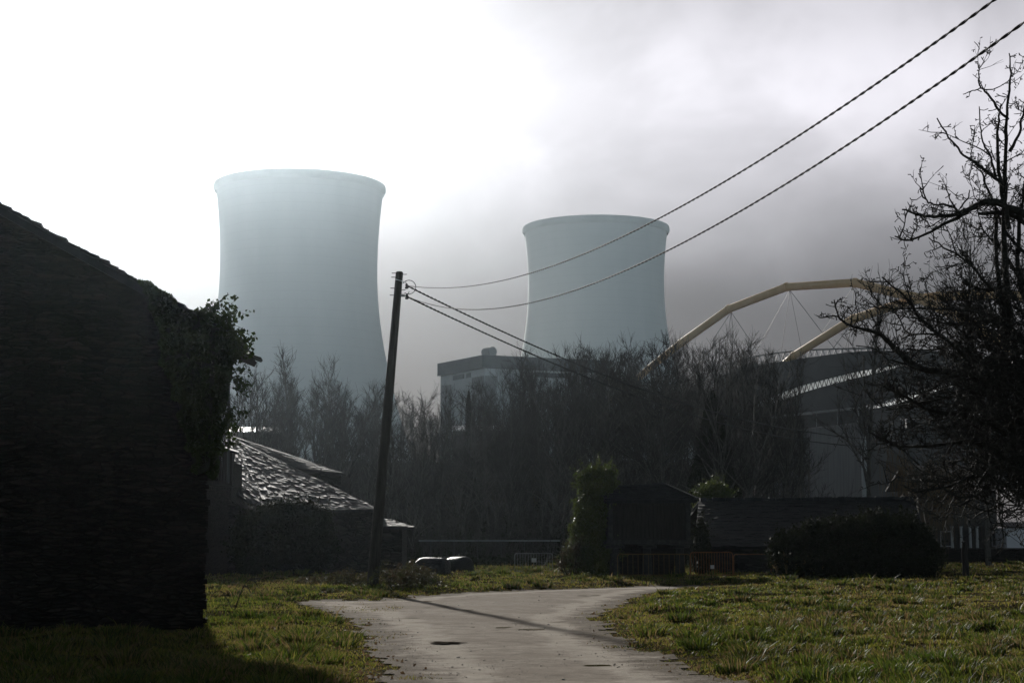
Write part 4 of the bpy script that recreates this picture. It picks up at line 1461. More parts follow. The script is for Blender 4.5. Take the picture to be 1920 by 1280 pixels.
# ------------------------------------------------------------------ the fruit tree on the right
def fruit_tree():
    r = random.Random(42)
    base = Vector((7.35, 12.9 * K, 0))
    root = thing('fruit_tree', base, 'gnarled leafless fruit tree with knobbly spurs on the right edge', 'tree')
    trunk, crown, spur = MB(), MB(), MB()
    px = 12.6 * K / FPX

    def limb(pts, d0, d1, r0, r1, mb=trunk, n=7):
        k = len(pts)
        path = []
        for i, (u, v) in enumerate(pts):
            path.append(P(u, v, d0 + (d1 - d0) * i / (k - 1)))
        # smooth subdivision with a little kink
        q = []
        for i in range(k - 1):
            a, b = path[i], path[i + 1]
            p0 = path[max(0, i - 1)]; p3 = path[min(k - 1, i + 2)]
            for s in (0, .25, .5, .75):
                s2, s3 = s * s, s * s * s
                q.append(.5 * ((2 * a) + (b - p0) * s + (2 * p0 - 5 * a + 4 * b - p3) * s2 + (3 * a - p0 - 3 * b + p3) * s3) + Vector((r.gauss(0, .006), r.gauss(0, .01), r.gauss(0, .006))))
        q.append(path[-1])
        m_ = len(q)
        mb.tube(q, [.8 * px * (r0 + (r1 - r0) * (i / (m_ - 1)) ** .8) * r.uniform(.92, 1.1) for i in range(m_)], n)
        return q, r0 * px, r1 * px

    def spurs(q, dens, lo=.03, hi=.12):
        for a, b in zip(q, q[1:]):
            L = (b - a).length
            c = L * dens
            kk = int(c) + (1 if r.random() < c - int(c) else 0)
            for _ in range(kk):
                p = a.lerp(b, r.random())
                t = (b - a).normalized()
                d = Vector((r.gauss(0, 1), r.gauss(0, .8), r.gauss(.35, 1)))
                d = (d - t * d.dot(t) * .7).normalized()
                l = r.uniform(lo, hi) * (1.6 if r.random() < .15 else 1)
                p1 = p + d * l * .6; p2 = p1 + (d + Vector((r.gauss(0, .4), r.gauss(0, .4), r.gauss(.3, .4)))).normalized() * l * .5
                spur.tube([p, p1, p2], [.0048, .0055, .0075 if r.random() < .6 else .004], 4)
                if r.random() < .5:
                    p3 = p1 + (d + Vector((r.gauss(0, .8), r.gauss(0, .8), r.gauss(0, .8)))).normalized() * l * .45
                    spur.tube([p1, p3], [.005, .0065], 4)

    def sub(p, d, L, rad, lvl, bias=None):
        n = 5 if lvl == 1 else 4
        dd = d
        path = [p]
        for i in range(n):
            dd = (dd + Vector((r.gauss(0, .22), r.gauss(0, .22), r.gauss(.06, .22)))).normalized()
            path.append(path[-1] + dd * L / n)
        crown.tube(path, [rad * (1 - .65 * i / n) for i in range(n + 1)], 5)
        spurs(path, 9 if lvl == 1 else 7, .02, .08)
        if lvl < 3:
            for _ in range(r.choice((2, 3, 3, 4)) if lvl == 1 else r.choice((1, 1, 2))):
                s = (.25 + .75 * r.random()) * n; i = min(int(s), n - 1)
                t = (path[i + 1] - path[i]).normalized()
                d2 = (t + Vector((r.gauss(0, .65), r.gauss(0, .65), r.gauss(.15, .65)))).normalized()
                sub(path[i].lerp(path[i + 1], s - i), d2, L * r.uniform(.35, .65), rad * .62, lvl + 1)

    D = 12.9
    # trunk and main scaffold
    q, *_ = [None]
    tr = [base + Vector((0, 0, -.2)), base + Vector((.0, 0, .6)), base + Vector((-.08, -.03, 1.3)), base + Vector((-.2, -.05, 1.9))]
    trunk.tube(tr, [.21, .17, .15, .14], 12)
    fork = tr[-1]
    fu = 960 + FPX * 0  # (the fork lies just outside the right edge)
    limbs = [
        ([(1985, 960), (1940, 820), (1900, 640), (1888, 540), (1882, 430), (1884, 350), (1886, 260), (1889, 200), (1895, 140), (1892, 100)], 12.85, 12.5, 12, 1.3, 6),
        ([(1893, 430), (1876, 340), (1869, 275), (1872, 226), (1877, 195)], 12.6, 12.4, 6.5, 1.4, 8),
        ([(1889, 224), (1868, 200), (1847, 172), (1838, 163), (1835, 145), (1833, 118)], 12.5, 12.2, 3.5, 1.3, 9),
        ([(1840, 166), (1824, 170), (1806, 177)], 12.3, 12.2, 1.6, 1.0, 10),
        ([(1880, 345), (1850, 322), (1830, 308), (1802, 286), (1780, 258), (1757, 222)], 12.5, 12.0, 4.5, 1.6, 9),
        ([(1868, 338), (1857, 296), (1845, 270), (1838, 245), (1836, 200)], 12.5, 12.7, 3.5, 1.2, 9),
        ([(1893, 285), (1908, 255), (1916, 225), (1922, 190)], 12.5, 12.3, 4.5, 2.0, 9),
        ([(1950, 410), (1900, 392), (1855, 378), (1820, 392), (1790, 402), (1750, 406), (1720, 402), (1692, 393)], 12.7, 12.1, 11, 1.8, 10),
        ([(1815, 398), (1770, 420), (1738, 438), (1700, 450), (1678, 443)], 12.4, 12.0, 5, 1.5, 12),
        ([(1800, 398), (1775, 384), (1745, 382), (1729, 366), (1725, 352)], 12.4, 12.6, 3.5, 1.4, 10),
        ([(1800, 390), (1815, 372), (1818, 356)], 12.4, 12.3, 2.4, 1.2, 12),
        ([(1790, 390), (1780, 372), (1772, 346)], 12.4, 12.2, 2.4, 1.2, 10),
        ([(1940, 430), (1890, 402), (1835, 400)], 12.9, 12.6, 7, 4, 5),
        ([(1890, 570), (1850, 530), (1815, 492), (1780, 470), (1742, 446)], 12.8, 11.9, 4.5, 1.3, 6),
        ([(1814, 492), (1785, 498), (1753, 501)], 12.3, 12.2, 1.6, 1.0, 4),
        ([(1868, 390), (1868, 470), (1872, 520), (1880, 570), (1884, 650)], 12.9, 13.1, 4.5, 5.5, 6),
        ([(1905, 560), (1880, 540), (1840, 545), (1805, 528)], 13.2, 13.4, 7, 5, 5),
        ([(1975, 760), (1880, 718), (1800, 700), (1724, 690), (1700, 672), (1672, 646), (1650, 627), (1625, 618), (1593, 610), (1571, 592), (1564, 562)], 12.8, 11.8, 12, 1.3, 9),
        ([(1850, 710), (1783, 643), (1730, 601), (1706, 565), (1680, 542), (1654, 520)], 12.6, 11.9, 5, 1.6, 8),
        ([(1770, 628), (1720, 626), (1690, 636)], 12.4, 12.2, 2.6, 1.6, 5),
        ([(1880, 600), (1830, 585), (1786, 580), (1724, 579), (1674, 579), (1640, 576), (1613, 571)], 12.8, 12.3, 4, 1.1, 9),
        ([(1724, 690), (1690, 680), (1662, 672), (1644, 654), (1605, 648)], 12.1, 12.0, 3, 1.2, 9),
        ([(1960, 860), (1850, 790), (1750, 770), (1700, 745), (1660, 725), (1620, 716)], 12.8, 12.2, 8, 1.4, 9),
        ([(1950, 900), (1840, 830), (1760, 835), (1700, 838), (1660, 826), (1634, 811)], 12.8, 12.0, 6, 1.2, 8),
        ([(1960, 960), (1850, 890), (1780, 912), (1740, 917), (1706, 922)], 12.8, 12.3, 6, 1.3, 7),
        ([(1970, 820), (1850, 740), (1780, 745), (1720, 760), (1660, 768)], 12.9, 13.2, 7, 1.4, 9),
        ([(1960, 700), (1900, 620), (1850, 600), (1800, 640), (1750, 655), (1700, 655)], 12.9, 13.5, 7, 1.4, 9),
        ([(1970, 640), (1920, 560), (1908, 480), (1914, 400), (1924, 320)], 12.9, 13.1, 9, 3, 8),
        ([(1960, 600), (1900, 500), (1860, 450), (1836, 420)], 13.0, 13.5, 5, 1.4, 8),
        ([(1930, 480), (1890, 440), (1850, 350), (1842, 325), (1822, 310)], 12.9, 13.3, 5, 1.2, 8),
        ([(1880, 690), (1850, 640), (1822, 600), (1815, 570), (1800, 545)], 13.0, 13.4, 4, 1.2, 8)]
    first = True
    for pts, d0, d1, r0, r1, dens in limbs:
        q, R0, R1 = limb(pts, d0, d1, r0, r1)
        if pts[0][0] > 1945:                              # grows out of the fork
            trunk.tube([fork, fork.lerp(q[0], .5) + Vector((0, 0, -.05)), q[0]], [.11, R0 * 1.15, R0 * 1.02], 8)
        spurs(q, dens, .025, .11)
        # secondary wood along the limb
        L = sum((b - a).length for a, b in zip(q, q[1:]))
        inner = sum(1 for u, v in pts if u > 1830) / len(pts)
        cnt = int(L * ((3.2 + 3.0 * inner) if pts[-1][1] < 500 else (3.3 + 5.5 * inner)))
        if pts[-1][1] < 240: cnt = int(cnt * .4)
        if pts[0][1] > 560 or (pts[0][1] > 400 and pts[0][0] > 1900): cnt = int(cnt * 1.5)
        for _ in range(cnt):
            s = (.05 + .9 * r.random()) * (len(q) - 1); i = min(int(s), len(q) - 2)
            t = (q[i + 1] - q[i]).normalized()
            w = 1 - s / len(q)
            d = (t * .7 + Vector((r.gauss(-.1, .55), r.gauss(0, .6), r.gauss(.25, .6)))).normalized()
            sub(q[i].lerp(q[i + 1], s - i), d, r.uniform(.22, .85) * (.3 + .8 * w), r.uniform(.006, .011), 1)
    # dense inner crown near and below the fork
    for _ in range(460):
        u = 1990 - abs(r.gauss(0, 100)); v = r.uniform(590, 955); d = r.uniform(11.9, 14.0)
        if v < 600 and u < 1850: continue
        p = P(u, v, d)
        dv = Vector((r.gauss(-.6, .6), r.gauss(0, .7), r.gauss(.1, .6))).normalized()
        sub(p, dv, r.uniform(.4, 1.1), r.uniform(.009, .017), 1)
    trunk.build('trunk', M['fruit_bark'], root, smooth=True)
    crown.build('crown', M['fruit_bark'], root)
    spur.build('fruit_spur_twigs', M['fruit_bark'], root)


fruit_tree()


# ------------------------------------------------------------------ willow behind the hedge
def willow():
    r = random.Random(8)
    c = P(1735, 960, 52)
    root = thing('weeping_tree', (c.x, c.y, 0), 'tawny weeping tree with hanging twigs behind the dark hedge', 'tree')
    m = MB(); m.tube([(c.x, c.y, -.1), (c.x + .2, c.y, 2.5), (c.x - .1, c.y + .2, 5)], [.3, .24, .16], 9)
    tw = MB()
    for _ in range(26):
        a = r.uniform(0, 6.28)
        p, _d = branch_path(r, Vector((c.x, c.y, r.uniform(3, 5))), Vector((math.cos(a), math.sin(a), 1.1)).normalized(), r.uniform(2.0, 3.8), 6, .12, -.12)
        m.tube(p, [.09, .07, .055, .045, .035, .03, .02], 5)
        for _k in range(26):
            s = (.3 + .7 * r.random()) * 6; i = min(int(s), 5)
            q = p[i].lerp(p[i + 1], s - i)
            L = r.uniform(.8, 3.2)
            L = min(L, q.z - .8)
            h = [q]
            x = Vector((r.gauss(0, .12), r.gauss(0, .12), 0))
            for j in range(5):
                h.append(h[-1] + x * (1 - j / 5) * .6 + Vector((r.gauss(0, .02), r.gauss(0, .02), -L / 5)))
            tw.tube(h, [.012, .011, .01, .009, .008, .006], 3, cap=False)
    m.build('trunk', M['bark'], root); tw.build('crown', M['willow'], root)


willow()


# ------------------------------------------------------------------ shrubs, hedge, brambles
def shrub(name, blobs, n, leaf, m_leaf, label, cat, seed, core=True, stems=0, part='foliage'):
    """blobs: (centre, radii); leaves fill the outer shell of each, ragged by noise"""
    r = np.random.default_rng(seed)
    c0 = Vector(blobs[0][0])
    root = thing(name, (c0.x, c0.y, 0), label, cat)
    vol = np.array([b[1][0] * b[1][2] for b in blobs]); vol = vol / vol.sum()
    Cs = []
    for (c, rad), w in zip(blobs, vol):
        k = int(n * w)
        d = r.normal(size=(k, 3)); d /= np.linalg.norm(d, axis=1)[:, None]
        ph = np.arctan2(d[:, 1], d[:, 0])
        rr_ = (r.uniform(.45, 1, k) ** .5) * (1 + .22 * N1(ph * 2.3 + c[0], d[:, 2] * 3 + c[2]) + .16 * N2(ph * 6 + c[1], d[:, 2] * 8) + .1 * r.normal(size=k))
        Cs.append(np.array(c) + d * rr_[:, None] * np.array(rad))
    Cc = np.concatenate(Cs)
    Cc = Cc[Cc[:, 2] > 0.02]
    rs = random.Random(seed)
    m = MB()
    for c, rad in blobs:
        for _ in range(max(3, stems)):
            b = Vector((c[0] + rs.gauss(0, rad[0] * .15), c[1], 0 if c[2] - rad[2] < .6 else c[2] - rad[2] * .8))
            d = Vector((rs.gauss(0, .35), rs.gauss(0, .35), 1)).normalized()
            p, _d = branch_path(rs, b, d, (c[2] + rad[2] * .9) - b.z, 5, .14, .03)
            m.tube(p, [.04, .03, .024, .018, .012, .007], 5)
    tips = []
    for c, rad in blobs:
        for _ in range(int(10 + 14 * rad[0])):
            a = rs.uniform(0, 6.28); e = rs.uniform(-.2, 1.4)
            d = Vector((math.cos(a) * math.cos(e), math.sin(a) * math.cos(e), math.sin(e)))
            p0 = Vector(c) + Vector((d.x * rad[0], d.y * rad[1], d.z * rad[2])) * .8
            p, _d = branch_path(rs, p0, (d + Vector((0, 0, .5))).normalized(), rs.uniform(.25, .7) * min(1, rad[2] + .3), 4, .2)
            if min(q.z for q in p) < .05: continue
            m.tube(p, [.012, .01, .008, .006, .004], 4)
            for k in range(1, 5):
                for _k in range(3): tips.append(tuple(p[k] + Vector((rs.gauss(0, .05), rs.gauss(0, .05), rs.gauss(0, .05)))))
    Cc = np.concatenate([Cc, np.array(tips)]); sz = np.full(len(Cc), leaf); sz[-len(tips):] *= .8
    V, F = leaf_arrays(r, Cc, sz)
    np_mesh(part, V, F, m_leaf, root)
    m.build('stem', M['ivy_core'], root)
    return root


def B(u, v, d, ru, rv):
    c = P(u, v, d); s = d * K / FPX
    return ((c.x, c.y, c.z), (ru * s, ru * s * .9, rv * s))


shrub('evergreen_shrub', [B(1116, 905, 42, 36, 34), B(1112, 960, 42, 36, 46), B(1100, 1010, 42, 34, 42), B(1125, 1040, 42.3, 42, 44), B(1085, 1050, 41.8, 24, 26), B(1140, 900, 42.2, 16, 22)], 15000, .12, M['evergreen'],
      'tall glossy evergreen column at the left end of the granary', 'shrub', 51)
shrub('round_shrub', [B(1340, 925, 50, 32, 22), B(1325, 945, 50, 24, 24), B(1355, 945, 50, 22, 26)], 5000, .12, M['evergreen'],
      'clipped rounded green shrub peeping over between granary and low roof', 'shrub', 52)
shrub('pale_leaf_shrub', [B(1072, 1045, 41, 22, 18), B(1064, 1062, 41, 20, 14), B(1082, 1030, 41.2, 12, 16)], 900, .11, M['bramble'],
      'low shrub with pale leaves at the foot of the evergreen column', 'shrub', 53)
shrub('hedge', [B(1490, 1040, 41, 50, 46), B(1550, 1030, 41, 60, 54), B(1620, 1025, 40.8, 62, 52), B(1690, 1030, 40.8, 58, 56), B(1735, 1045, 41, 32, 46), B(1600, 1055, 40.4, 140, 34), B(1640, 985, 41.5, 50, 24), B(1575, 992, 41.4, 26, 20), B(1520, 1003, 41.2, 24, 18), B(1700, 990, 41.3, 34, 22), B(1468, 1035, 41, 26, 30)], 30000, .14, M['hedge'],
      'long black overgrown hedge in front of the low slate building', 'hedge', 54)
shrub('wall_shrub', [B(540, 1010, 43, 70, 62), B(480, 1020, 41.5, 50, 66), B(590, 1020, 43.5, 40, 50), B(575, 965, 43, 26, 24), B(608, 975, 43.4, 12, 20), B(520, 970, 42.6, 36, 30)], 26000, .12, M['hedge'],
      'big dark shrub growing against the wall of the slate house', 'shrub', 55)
shrub('granary_ivy', [B(1314, 1000, 44.6, 13, 26), B(1318, 1030, 44.6, 16, 26), B(1314, 1055, 44.6, 20, 26)], 2600, .11, M['hedge'], 'ragged ivy clump beside the right corner of the granary', 'ivy', 56)


def bramble(u, v, d, ru, rv, n, label, seed, mt, dry=0):
    r = np.random.default_rng(seed); rs = random.Random(seed)
    d = d * K
    c = Vector(((u - 960) / FPX * d, d, 0))
    s = d / FPX
    root = thing('bramble', (c.x, c.y, 0), label, 'bramble', 'brambles along the track')
    m = MB(); pts = []
    for _ in range(int(16 + n / 60)):
        x = c.x + rs.gauss(0, ru * s * .5); y = c.y + rs.gauss(0, ru * s * .4)
        k = max(.25, 1 - abs(x - c.x) / (ru * s * 1.3))
        h = rv * s * k * rs.uniform(.7, 1.5)
        a = rs.uniform(0, 6.28); L = rs.uniform(.4, 1.2) * rv * s * 1.6
        p = []
        for i in range(9):
            t = i / 8
            p.append(Vector((x + math.cos(a) * L * t, y + math.sin(a) * L * t, .0 + h * math.sin(min(1, t * 1.1) * 2.6) + .02)))
        m.tube(p, [.009 - .0006 * i for i in range(9)], 4)
        for _k in range(int(n / 30)):
            t = rs.random() * 8; i = min(int(t), 7)
            q = p[i].lerp(p[i + 1], t - i) + Vector((rs.gauss(0, .06), rs.gauss(0, .06), rs.gauss(0, .05)))
            if q.z > .02: pts.append(tuple(q))
    V, F = leaf_arrays(r, np.array(pts), np.full(len(pts), .07))
    np_mesh('foliage', V, F, M[mt], root)
    m.build('stem', M['twig'], root)


bramble(752, 1090, 31.2, 60, 40, 1900, 'dense dark bramble mound at the foot of the utility pole', 61, 'bramble')
bramble(800, 1092, 34, 46, 26, 1100, 'sprawling bramble between the pole and the black bales', 62, 'bramble_red')
bramble(660, 1080, 33.5, 55, 24, 1200, 'reddish bramble left of the pole below the slate house', 63, 'bramble_red')
bramble(590, 1086, 35, 50, 16, 800, 'low reddish bramble in front of the wall shrub', 64, 'bramble_red')
bramble(790, 1062, 45, 30, 22, 600, 'pale twiggy bramble beside the left black bale', 65, 'bramble')
bramble(620, 1102, 29, 34, 10, 420, 'small bramble patch in the grass verge left of the pole', 66, 'bramble')


def weed_stems(name, label, spots, seed, mt='grass_c'):
    rs = random.Random(seed)
    c = spots[0]
    root = thing(name, (c[0], c[1], 0), label, 'weeds')
    m = MB(); hd = []
    for x, y, h in spots:
        for _ in range(5):
            a = rs.uniform(0, 6.28); l = rs.uniform(.05, .25) * h
            p = [Vector((x, y, 0)), Vector((x + l * .4 * math.cos(a), y + l * .4 * math.sin(a), h * .5)), Vector((x + l * math.cos(a), y + l * math.sin(a), h * rs.uniform(.7, 1.05)))]
            m.tube(p, [.008, .007, .005], 4)
            for _k in range(10): hd.append(tuple(p[2] + Vector((rs.gauss(0, .05), rs.gauss(0, .05), rs.gauss(-.03, .06)))))
    V, F = leaf_arrays(np.random.default_rng(seed), np.array(hd), np.full(len(hd), .05))
    np_mesh('seed_head', V, F, M[mt], root)
    m.build('stem', M[mt], root)


weed_stems('dry_weeds', 'dry seeded weeds at the right end of the barriers', [(10.7 + .35 * i, (40.6 - .2 * (i % 2)) * K, .75 + .25 * (i % 3 == 1)) for i in range(6)], 71)


def arching_stem():
    rs = random.Random(6)
    c = G(437, 1150)
    root = thing('briar_stem', c, 'arching bare briar stem in the grass by the farmhouse corner', 'plant')
    m = MB()
    for j in range(3):
        h = (.75, .5, .6)[j]; w = (.55, -.5, .35)[j]
        p = [c + Vector((w * t, .1 * j, h * math.sin(t * 2.3))) for t in [k / 8 for k in range(9)]]
        m.tube(p, .009, 5)
        for _ in range(5):
            t = rs.randrange(2, 8); q = p[t]
            m.tube([q, q + Vector((rs.gauss(0, .1), rs.gauss(0, .1), rs.uniform(.02, .12)))], .005, 4)
    m.build('stem', M['twig'], root)


arching_stem()


# ------------------------------------------------------------------ granary and low building
def granary():
    c = P(1232, 1080, 43.6)
    root = thing('granary', (c.x, c.y, 0), 'small raised granary with sagging slate roof behind the barriers', 'granary')
    a = R_(17)
    ux = Vector((math.cos(a), math.sin(a), 0)); uy = Vector((-math.sin(a), math.cos(a), 0))
    o = P(1290, 1080, 42.4); o.z = 0

    def q(x, y, z): return o + ux * x + uy * y + Vector((0, 0, z))
    W, D = 3.5, 1.9
    z0, z1 = 1.62, 3.22
    m = MB(); m.prism([q(-W, 0, z0), q(0, 0, z0), q(0, D, z0), q(-W, D, z0)], (0, 0, z1 - z0)); m.build('wall', M['wood'], root)
    m = MB()
    n = 20
    for i in range(n):
        x = -W + (i + .5) * W / n
        m.box(q(x, -.02, (z0 + z1) / 2 - .05), (W / n * .72, .04, z1 - z0 - .25), rz=a)
    for i in range(10):
        m.box(q(.02, (i + .5) * D / 10, (z0 + z1) / 2 - .05), (.04, D / 10 * .72, z1 - z0 - .25), rz=a)
    m.build('slats', M['wood'], root)
    for x, y in ((-W, 0), (0, 0), (0, D), (-W, D)):
        m = MB(); m.box(q(x, y, (z0 + z1) / 2), (.2, .2, z1 - z0 + .02), rz=a); m.build('corner_post', M['granite'], root)
    m = MB(); m.box(q(-W / 2, D / 2, z0 - .1), (W + .35, D + .35, .18), rz=a); m.build('base_slab', M['granite'], root)
    m = MB(); m.prism([q(-W + .5, .45, -.1), q(-.45, .45, -.1), q(-.45, D - .4, -.1), q(-W + .5, D - .4, -.1)], (0, 0, 1.5)); m.build('shade_infill', M['stone'], root)  # added dark block standing in for the shade under the raised floor
    for x, y in ((-W + .3, .25), (-W / 2, .25), (-.25, .25), (-W + .3, D - .25), (-.25, D - .25)):
        m = MB(); p = q(x, y, 0)
        m.lathe([(.24, -.1), (.2, .6), (.17, 1.25)], 10, p); m.lathe([(.0, 1.25), (.42, 1.27), (.42, 1.38), (.2, 1.42), (0, 1.42)], 12, p)
        m.build('stilt', M['granite'], root)
    e = .32; zr = 3.98; ze = 3.26
    A, Bq, Cq, Dq = q(-W - e, -e, ze), q(e, -e, ze + .03), q(e, D + e, ze), q(-W - e, D + e, ze)
    r0, r1 = q(-W - .1, D / 2, zr - .12), q(-.75, D / 2, zr)
    m = MB()
    slates(m, A, Bq, r1, r0, 7, 12, rr); slates(m, Cq, Dq, r0, r1, 7, 12, rr)
    slates(m, Bq, Cq, r1 + uy * .12, r1 - uy * .12, 7, 6, rr)
    m.build('roof', M['slate_dark'], root)
    m = MB()
    for k in range(14):
        t = k / 14; p = r0.lerp(r1, t); p2 = r0.lerp(r1, t + .075)
        sag = -.16 * math.sin(math.pi * t) ** 1
        m.beam(p + Vector((0, 0, .06 + sag * .5)), p2 + Vector((0, 0, .07 + sag * .5)), .3, .05)
    for f, g in ((r1, Bq), (r1, Cq)):
        for k in range(6):
            m.beam(f.lerp(g, k / 6) + Vector((0, 0, .07)), f.lerp(g, (k + 1.1) / 6) + Vector((0, 0, .08)), .26, .04)
    m.build('ridge_stones', M['slate'], root)


granary()


def low_building():
    c = P(1530, 1060, 46)
    root = thing('low_slate_building', (c.x, c.y, 0), 'long low stone outbuilding with dark slate roof behind the hedge', 'outbuilding')
    e0, e1 = P(1302, 1022, 45), P(1740, 1026, 45)
    r0, r1 = P(1312, 939, 49), P(1712, 936, 49)
    m = MB(); slates(m, e0, e1, r1, r0, 15, 26, rr, lift=.03)
    slates(m, Vector((e1.x, 53 * K, e1.z)), Vector((e0.x, 53 * K, e0.z)), r0, r1, 6, 10, rr)
    m.build('roof', M['slate_dark'], root)
    m = MB()
    r2 = random.Random(2)
    n = 34
    for k in range(n):
        p = r0.lerp(r1, (k + .5) / n)
        m.box(p + Vector((0, 0, .07)), (.3, .34, r2.uniform(.08, .2)), rz=r2.uniform(-.1, .1))
    m.build('ridge_stones', M['slate_dark'], root)
    m = MB(); m.prism([(e0.x + .2, 45.3 * K, -.1), (e1.x - .2, 45.3 * K, -.1), (e1.x - .2, 45.3 * K, e1.z - .12), (e0.x + .2, 45.3 * K, e0.z - .12)], (0, .5, 0))
    m.prism([(e0.x + 2.6, 45.8 * K, -.1), (e0.x + 2.6, 52.6 * K, -.1), (e0.x + 2.6, 52.6 * K, 1.2), (e0.x + 2.6, 49 * K, 3.0), (e0.x + 2.6, 45.8 * K, 1.3)], (.5, 0, 0))
    m.prism([(e1.x - .7, 45.8 * K, -.1), (e1.x - .7, 52.6 * K, -.1), (e1.x - .7, 52.6 * K, 1.3), (e1.x - .7, 49 * K, 3.2), (e1.x - .7, 45.8 * K, 1.4)], (.5, 0, 0))
    m.build('wall', M['stone_far'], root)


low_building()


# ------------------------------------------------------------------ barriers
def barrier(u0, u1, d0, d1, h, nb, mt, label, rail=.022, sign=None, bars=True):
    a, b = Vector(((u0 - 960) / FPX * d0 / CP * CP, d0, 0)), Vector(((u1 - 960) / FPX * d1, d1, 0))
    a = P(u0, 1075, d0); a.z = 0; b = P(u1, 1075, d1); b.z = 0
    root = thing('crowd_barrier', ((a.x + b.x) / 2, (d0 + d1) / 2, 0), label, 'barrier', 'crowd barriers')
    x = (b - a); L = x.length; x.normalize(); z = Vector((0, 0, 1)); y = Vector((-x.y, x.x, 0))
    m = MB()
    rc = .12; zb = .16
    pts = [a + z * .0, a + z * (h - rc)] + [a + x * rc * (1 - math.cos(t)) + z * (h - rc + rc * math.sin(t)) for t in (.5, 1.0)] + [a + x * rc + z * h, b - x * rc + z * h] + \
          [b - x * rc * (1 - math.sin(t)) + z * (h - rc + rc * math.cos(t)) for t in (.57, 1.07)] + [b + z * (h - rc), b + z * 0]
    m.tube(pts, rail, 8); m.tube([a + z * zb, b + z * zb], rail * .8, 8)
    m.build('frame', M[mt], root)
    if bars:
        base = None
        for k in range(nb):
            p = a + x * (L * (k + 1) / (nb + 1))
            mm = MB(); mm.tube([p + z * zb, p + z * h], .010, 6)
            mm.build('bar', M[mt], root)
    for t in (.15, .85):
        m = MB(); p = a + x * L * t
        m.tube([p - y * .28 + z * .03, p - y * .2 + z * .06, p + z * zb, p + y * .2 + z * .06, p + y * .28 + z * .03], .018, 6); m.build('foot', M[mt], root)
    if sign:
        p = a + x * L * sign[0] - y * .03 + z * sign[1]
        m = MB(); m.box(p, (sign[2], .012, sign[3]), rz=math.atan2(x.y, x.x)); m.build('sign_plate', M['sign'], root)
    return root


barrier(965, 1036, 47.2, 47.8, .98, 13, 'truss', 'dark grey barrier with a white plate by the evergreen column', sign=(.5, .66, .26, .19))
barrier(1158, 1294, 41.9, 41.6, 1.02, 13, 'yellow', 'long rusty yellow barrier in front of the granary')
barrier(1295, 1374, 41.2, 42.0, 1.1, 15, 'orange', 'brighter orange barrier with a torn white notice right of the granary', sign=(.5, .5, .2, .15))
barrier(1376, 1446, 42.6, 43.4, 1.0, 0, 'orange', 'low plain orange barrier without bars at the right end of the row', bars=False)


# ------------------------------------------------------------------ wrapped bales
def bale(u, d, dia, L, rz, label):
    c = P(u, 1075, d); c.z = -.16
    r = dia / 2
    prof = [(0.0, -L / 2), (r * .55, -L / 2 + .0), (r * .8, -L / 2 + .04), (r * .95, -L / 2 + .14), (r, -L / 2 + .3), (r * 1.01, 0), (r, L / 2 - .3), (r * .95, L / 2 - .14), (r * .8, L / 2 - .04), (r * .55, L / 2), (0, L / 2)]
    m = MB(); m.lathe(prof, 40)
    rot = Matrix.Rotation(rz, 3, 'Z') @ Matrix.Rotation(math.pi / 2, 3, 'Y')
    m.v = [tuple(Vector((0, 0, r * .9)) + (rot @ Vector(v)) * 1.0) for v in m.v]
    m.v = [(x, y, max(z * .86, 0.0)) for x, y, z in m.v]
    rs = random.Random(int(u))
    ph = [rs.uniform(0, 6) for _ in range(6)]
    m.v = [(x * (1 + .02 * math.sin(9 * z + ph[0]) + .015 * math.sin(17 * y + ph[1])), y * (1 + .02 * math.sin(11 * x + ph[2])), z * (1 + .035 * math.sin(5 * x + ph[3]) * math.cos(4 * y + ph[4]))) for x, y, z in m.v]
    o = m.build('hay_bale', M['plastic'], smooth=True)
    o.location = c
    return tag(o, label, 'hay bale', 'black wrapped hay bales')


bale(811, 45, 1.2, 1.5, R_(-18), 'left black plastic wrapped bale in the grass')
bale(860, 47.2, 1.22, 1.15, R_(-48), 'right black plastic wrapped bale in the grass')


# ------------------------------------------------------------------ right hand background
def garden_wall():
    a, b = P(1752, 1056, 69), P(2100, 1056, 69)
    m = MB()
    m.prism([(a.x, a.y, -.1), (b.x, a.y, -.1), (b.x, a.y, 1.0), (a.x, a.y, 1.0)], (0, .4, 0))
    root = thing('garden_wall', ((a.x + b.x) / 2, a.y, 0), 'low dark garden wall beyond the grass at the right', 'wall')
    m.build('masonry', M['stone'], root)
    m = MB(); m.box(((a.x + b.x) / 2, a.y + .2, 1.035), (b.x - a.x + .1, .5, .06)); m.build('coping', M['granite'], root)


garden_wall()


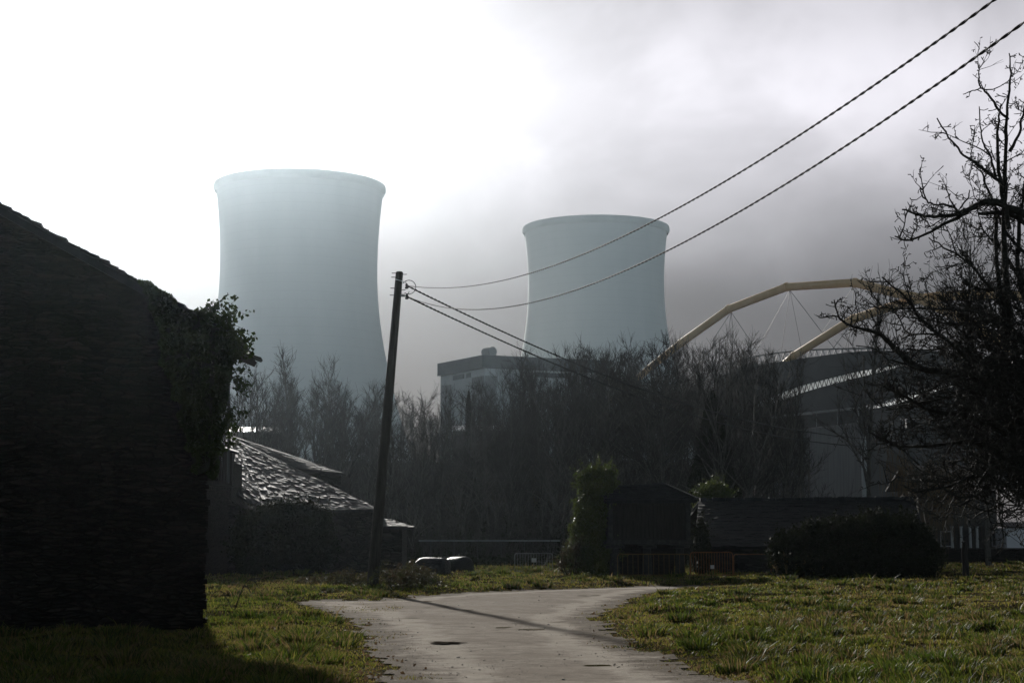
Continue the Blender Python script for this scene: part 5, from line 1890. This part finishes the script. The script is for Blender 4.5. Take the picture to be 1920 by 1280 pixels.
def pavilion():
    a, b = P(1735, 1000, 77), P(1884, 1000, 77)
    root = thing('house_with_columns', ((a.x + b.x) / 2, a.y + 1, 0), 'dim house with pale porch columns behind the fruit tree', 'house')
    m = MB(); m.prism([(a.x, a.y + 2, -.1), (b.x, a.y + 2, -.1), (b.x, a.y + 9, -.1), (a.x, a.y + 9, -.1)], (0, 0, 5.6)); m.build('wall', M['render'], root)
    m = MB()
    cx = (a.x + b.x) / 2; w = (b.x - a.x) / 2 + .5
    m.prism([(cx - w, a.y - .6, 5.6), (cx + w, a.y - .6, 5.6), (cx + w, a.y + 5.5, 7.4), (cx - w, a.y + 5.5, 7.4)], (0, 0, .15))
    m.prism([(cx - w, a.y + 11.4, 5.6), (cx - w, a.y + 5.5, 7.4), (cx + w, a.y + 5.5, 7.4), (cx + w, a.y + 11.4, 5.6)], (0, 0, .15))
    m.build('roof', M['slate_dark'], root)
    for u in (1785, 1802, 1819, 1832):
        p = P(u, 1000, 77); m = MB(); m.lathe([(.14, 0), (.12, .2), (.10, 2.5), (.15, 2.65)], 12, (p.x, a.y, 0)); m.build('column', M['column'], root)
    m = MB(); m.box((cx, a.y, 2.75), (b.x - a.x, .3, .2)); m.build('lintel', M['render'], root)
    for u in (1765, 1860):
        p = P(u, 1000, 79); m = MB(); m.box((p.x, a.y + 1.97, 1.7), (.9, .06, 1.2)); f = m.build('window', M['column'], root)
        m = MB(); m.box((p.x, a.y + 1.93, 1.7), (.76, .04, 1.06)); m.build('pane', M['iron'], f)


pavilion()


def white_shed():
    a, b = P(1887, 1000, 76), P(1990, 1000, 76)
    root = thing('white_shed', ((a.x + b.x) / 2, a.y + 1, 0), 'small white painted shed above the garden wall at the right edge', 'shed')
    m = MB(); m.prism([(a.x, a.y, -.1), (b.x, a.y, -.1), (b.x, a.y + 3, -.1), (a.x, a.y + 3, -.1)], (0, 0, 2.62)); m.build('wall', M['white'], root)
    m = MB(); m.prism([(a.x - .2, a.y - .3, 2.52), (b.x + .2, a.y - .3, 2.52), (b.x + .2, a.y + 3.3, 2.9), (a.x - .2, a.y + 3.3, 2.9)], (0, 0, .1)); m.build('roof', M['slate_dark'], root)


white_shed()


def post():
    b = G(1811, 1084)
    m = MB(); m.tube([(b.x, b.y, -.2), (b.x + .01, b.y, .5), (b.x - .02, b.y, 1.0), (b.x, b.y, 1.5)], [.15, .14, .13, .12], 10)
    root = thing('wooden_post', (b.x, b.y, 0), 'thick dark wooden post standing in the grass beyond the hedge', 'post')
    m.build('shaft', M['pole'], root)
    m = MB(); m.tube([(b.x - .02, b.y + .02, 1.48), (b.x, b.y, 1.56)], [.14, .08], 10); m.build('weathered_cap', M['wood'], root)


post()


def guard_rail():
    a, b = P(785, 1013, 62), P(1050, 1012, 62)
    root = thing('guard_rail', ((a.x + b.x) / 2, a.y, 0), 'faint metal guard rail glinting at the edge of the wood', 'guard rail')
    m = MB(); m.prism([(a.x, a.y, a.z - .04), (b.x, a.y, a.z - .04), (b.x, a.y, a.z + .03), (a.x, a.y, a.z + .03)], (0, .06, 0)); m.build('rail', M['panel'], root)
    n = 6
    for k in range(n):
        x = a.x + (b.x - a.x) * (k + .5) / n
        m = MB(); m.box((x, a.y + .15, a.z / 2 - .06), (.06, .08, a.z + .1)); m.build('post', M['iron'], root)


guard_rail()

# ------------------------------------------------------------------ haze
hm = bpy.data.materials.new('hazy_air')
hm.use_nodes = True
t = hm.node_tree
t.nodes.clear()
vol = t.nodes.new('ShaderNodeVolumePrincipled')
vol.inputs['Color'].default_value = (0.77, 0.90, 1.0, 1)
vol.inputs['Density'].default_value = 0.000058
vol.inputs['Anisotropy'].default_value = 0.88
vol.inputs['Density Attribute'].default_value = ''
vol.inputs['Temperature Attribute'].default_value = ''
ou = t.nodes.new('ShaderNodeOutputMaterial')
t.links.new(vol.outputs[0], ou.inputs['Volume'])
m = MB()
m.box((0, 365, 73.5), (860, 870, 151))
tag(m.build('haze', hm), 'pale morning haze filling the valley', 'haze', kind='stuff')
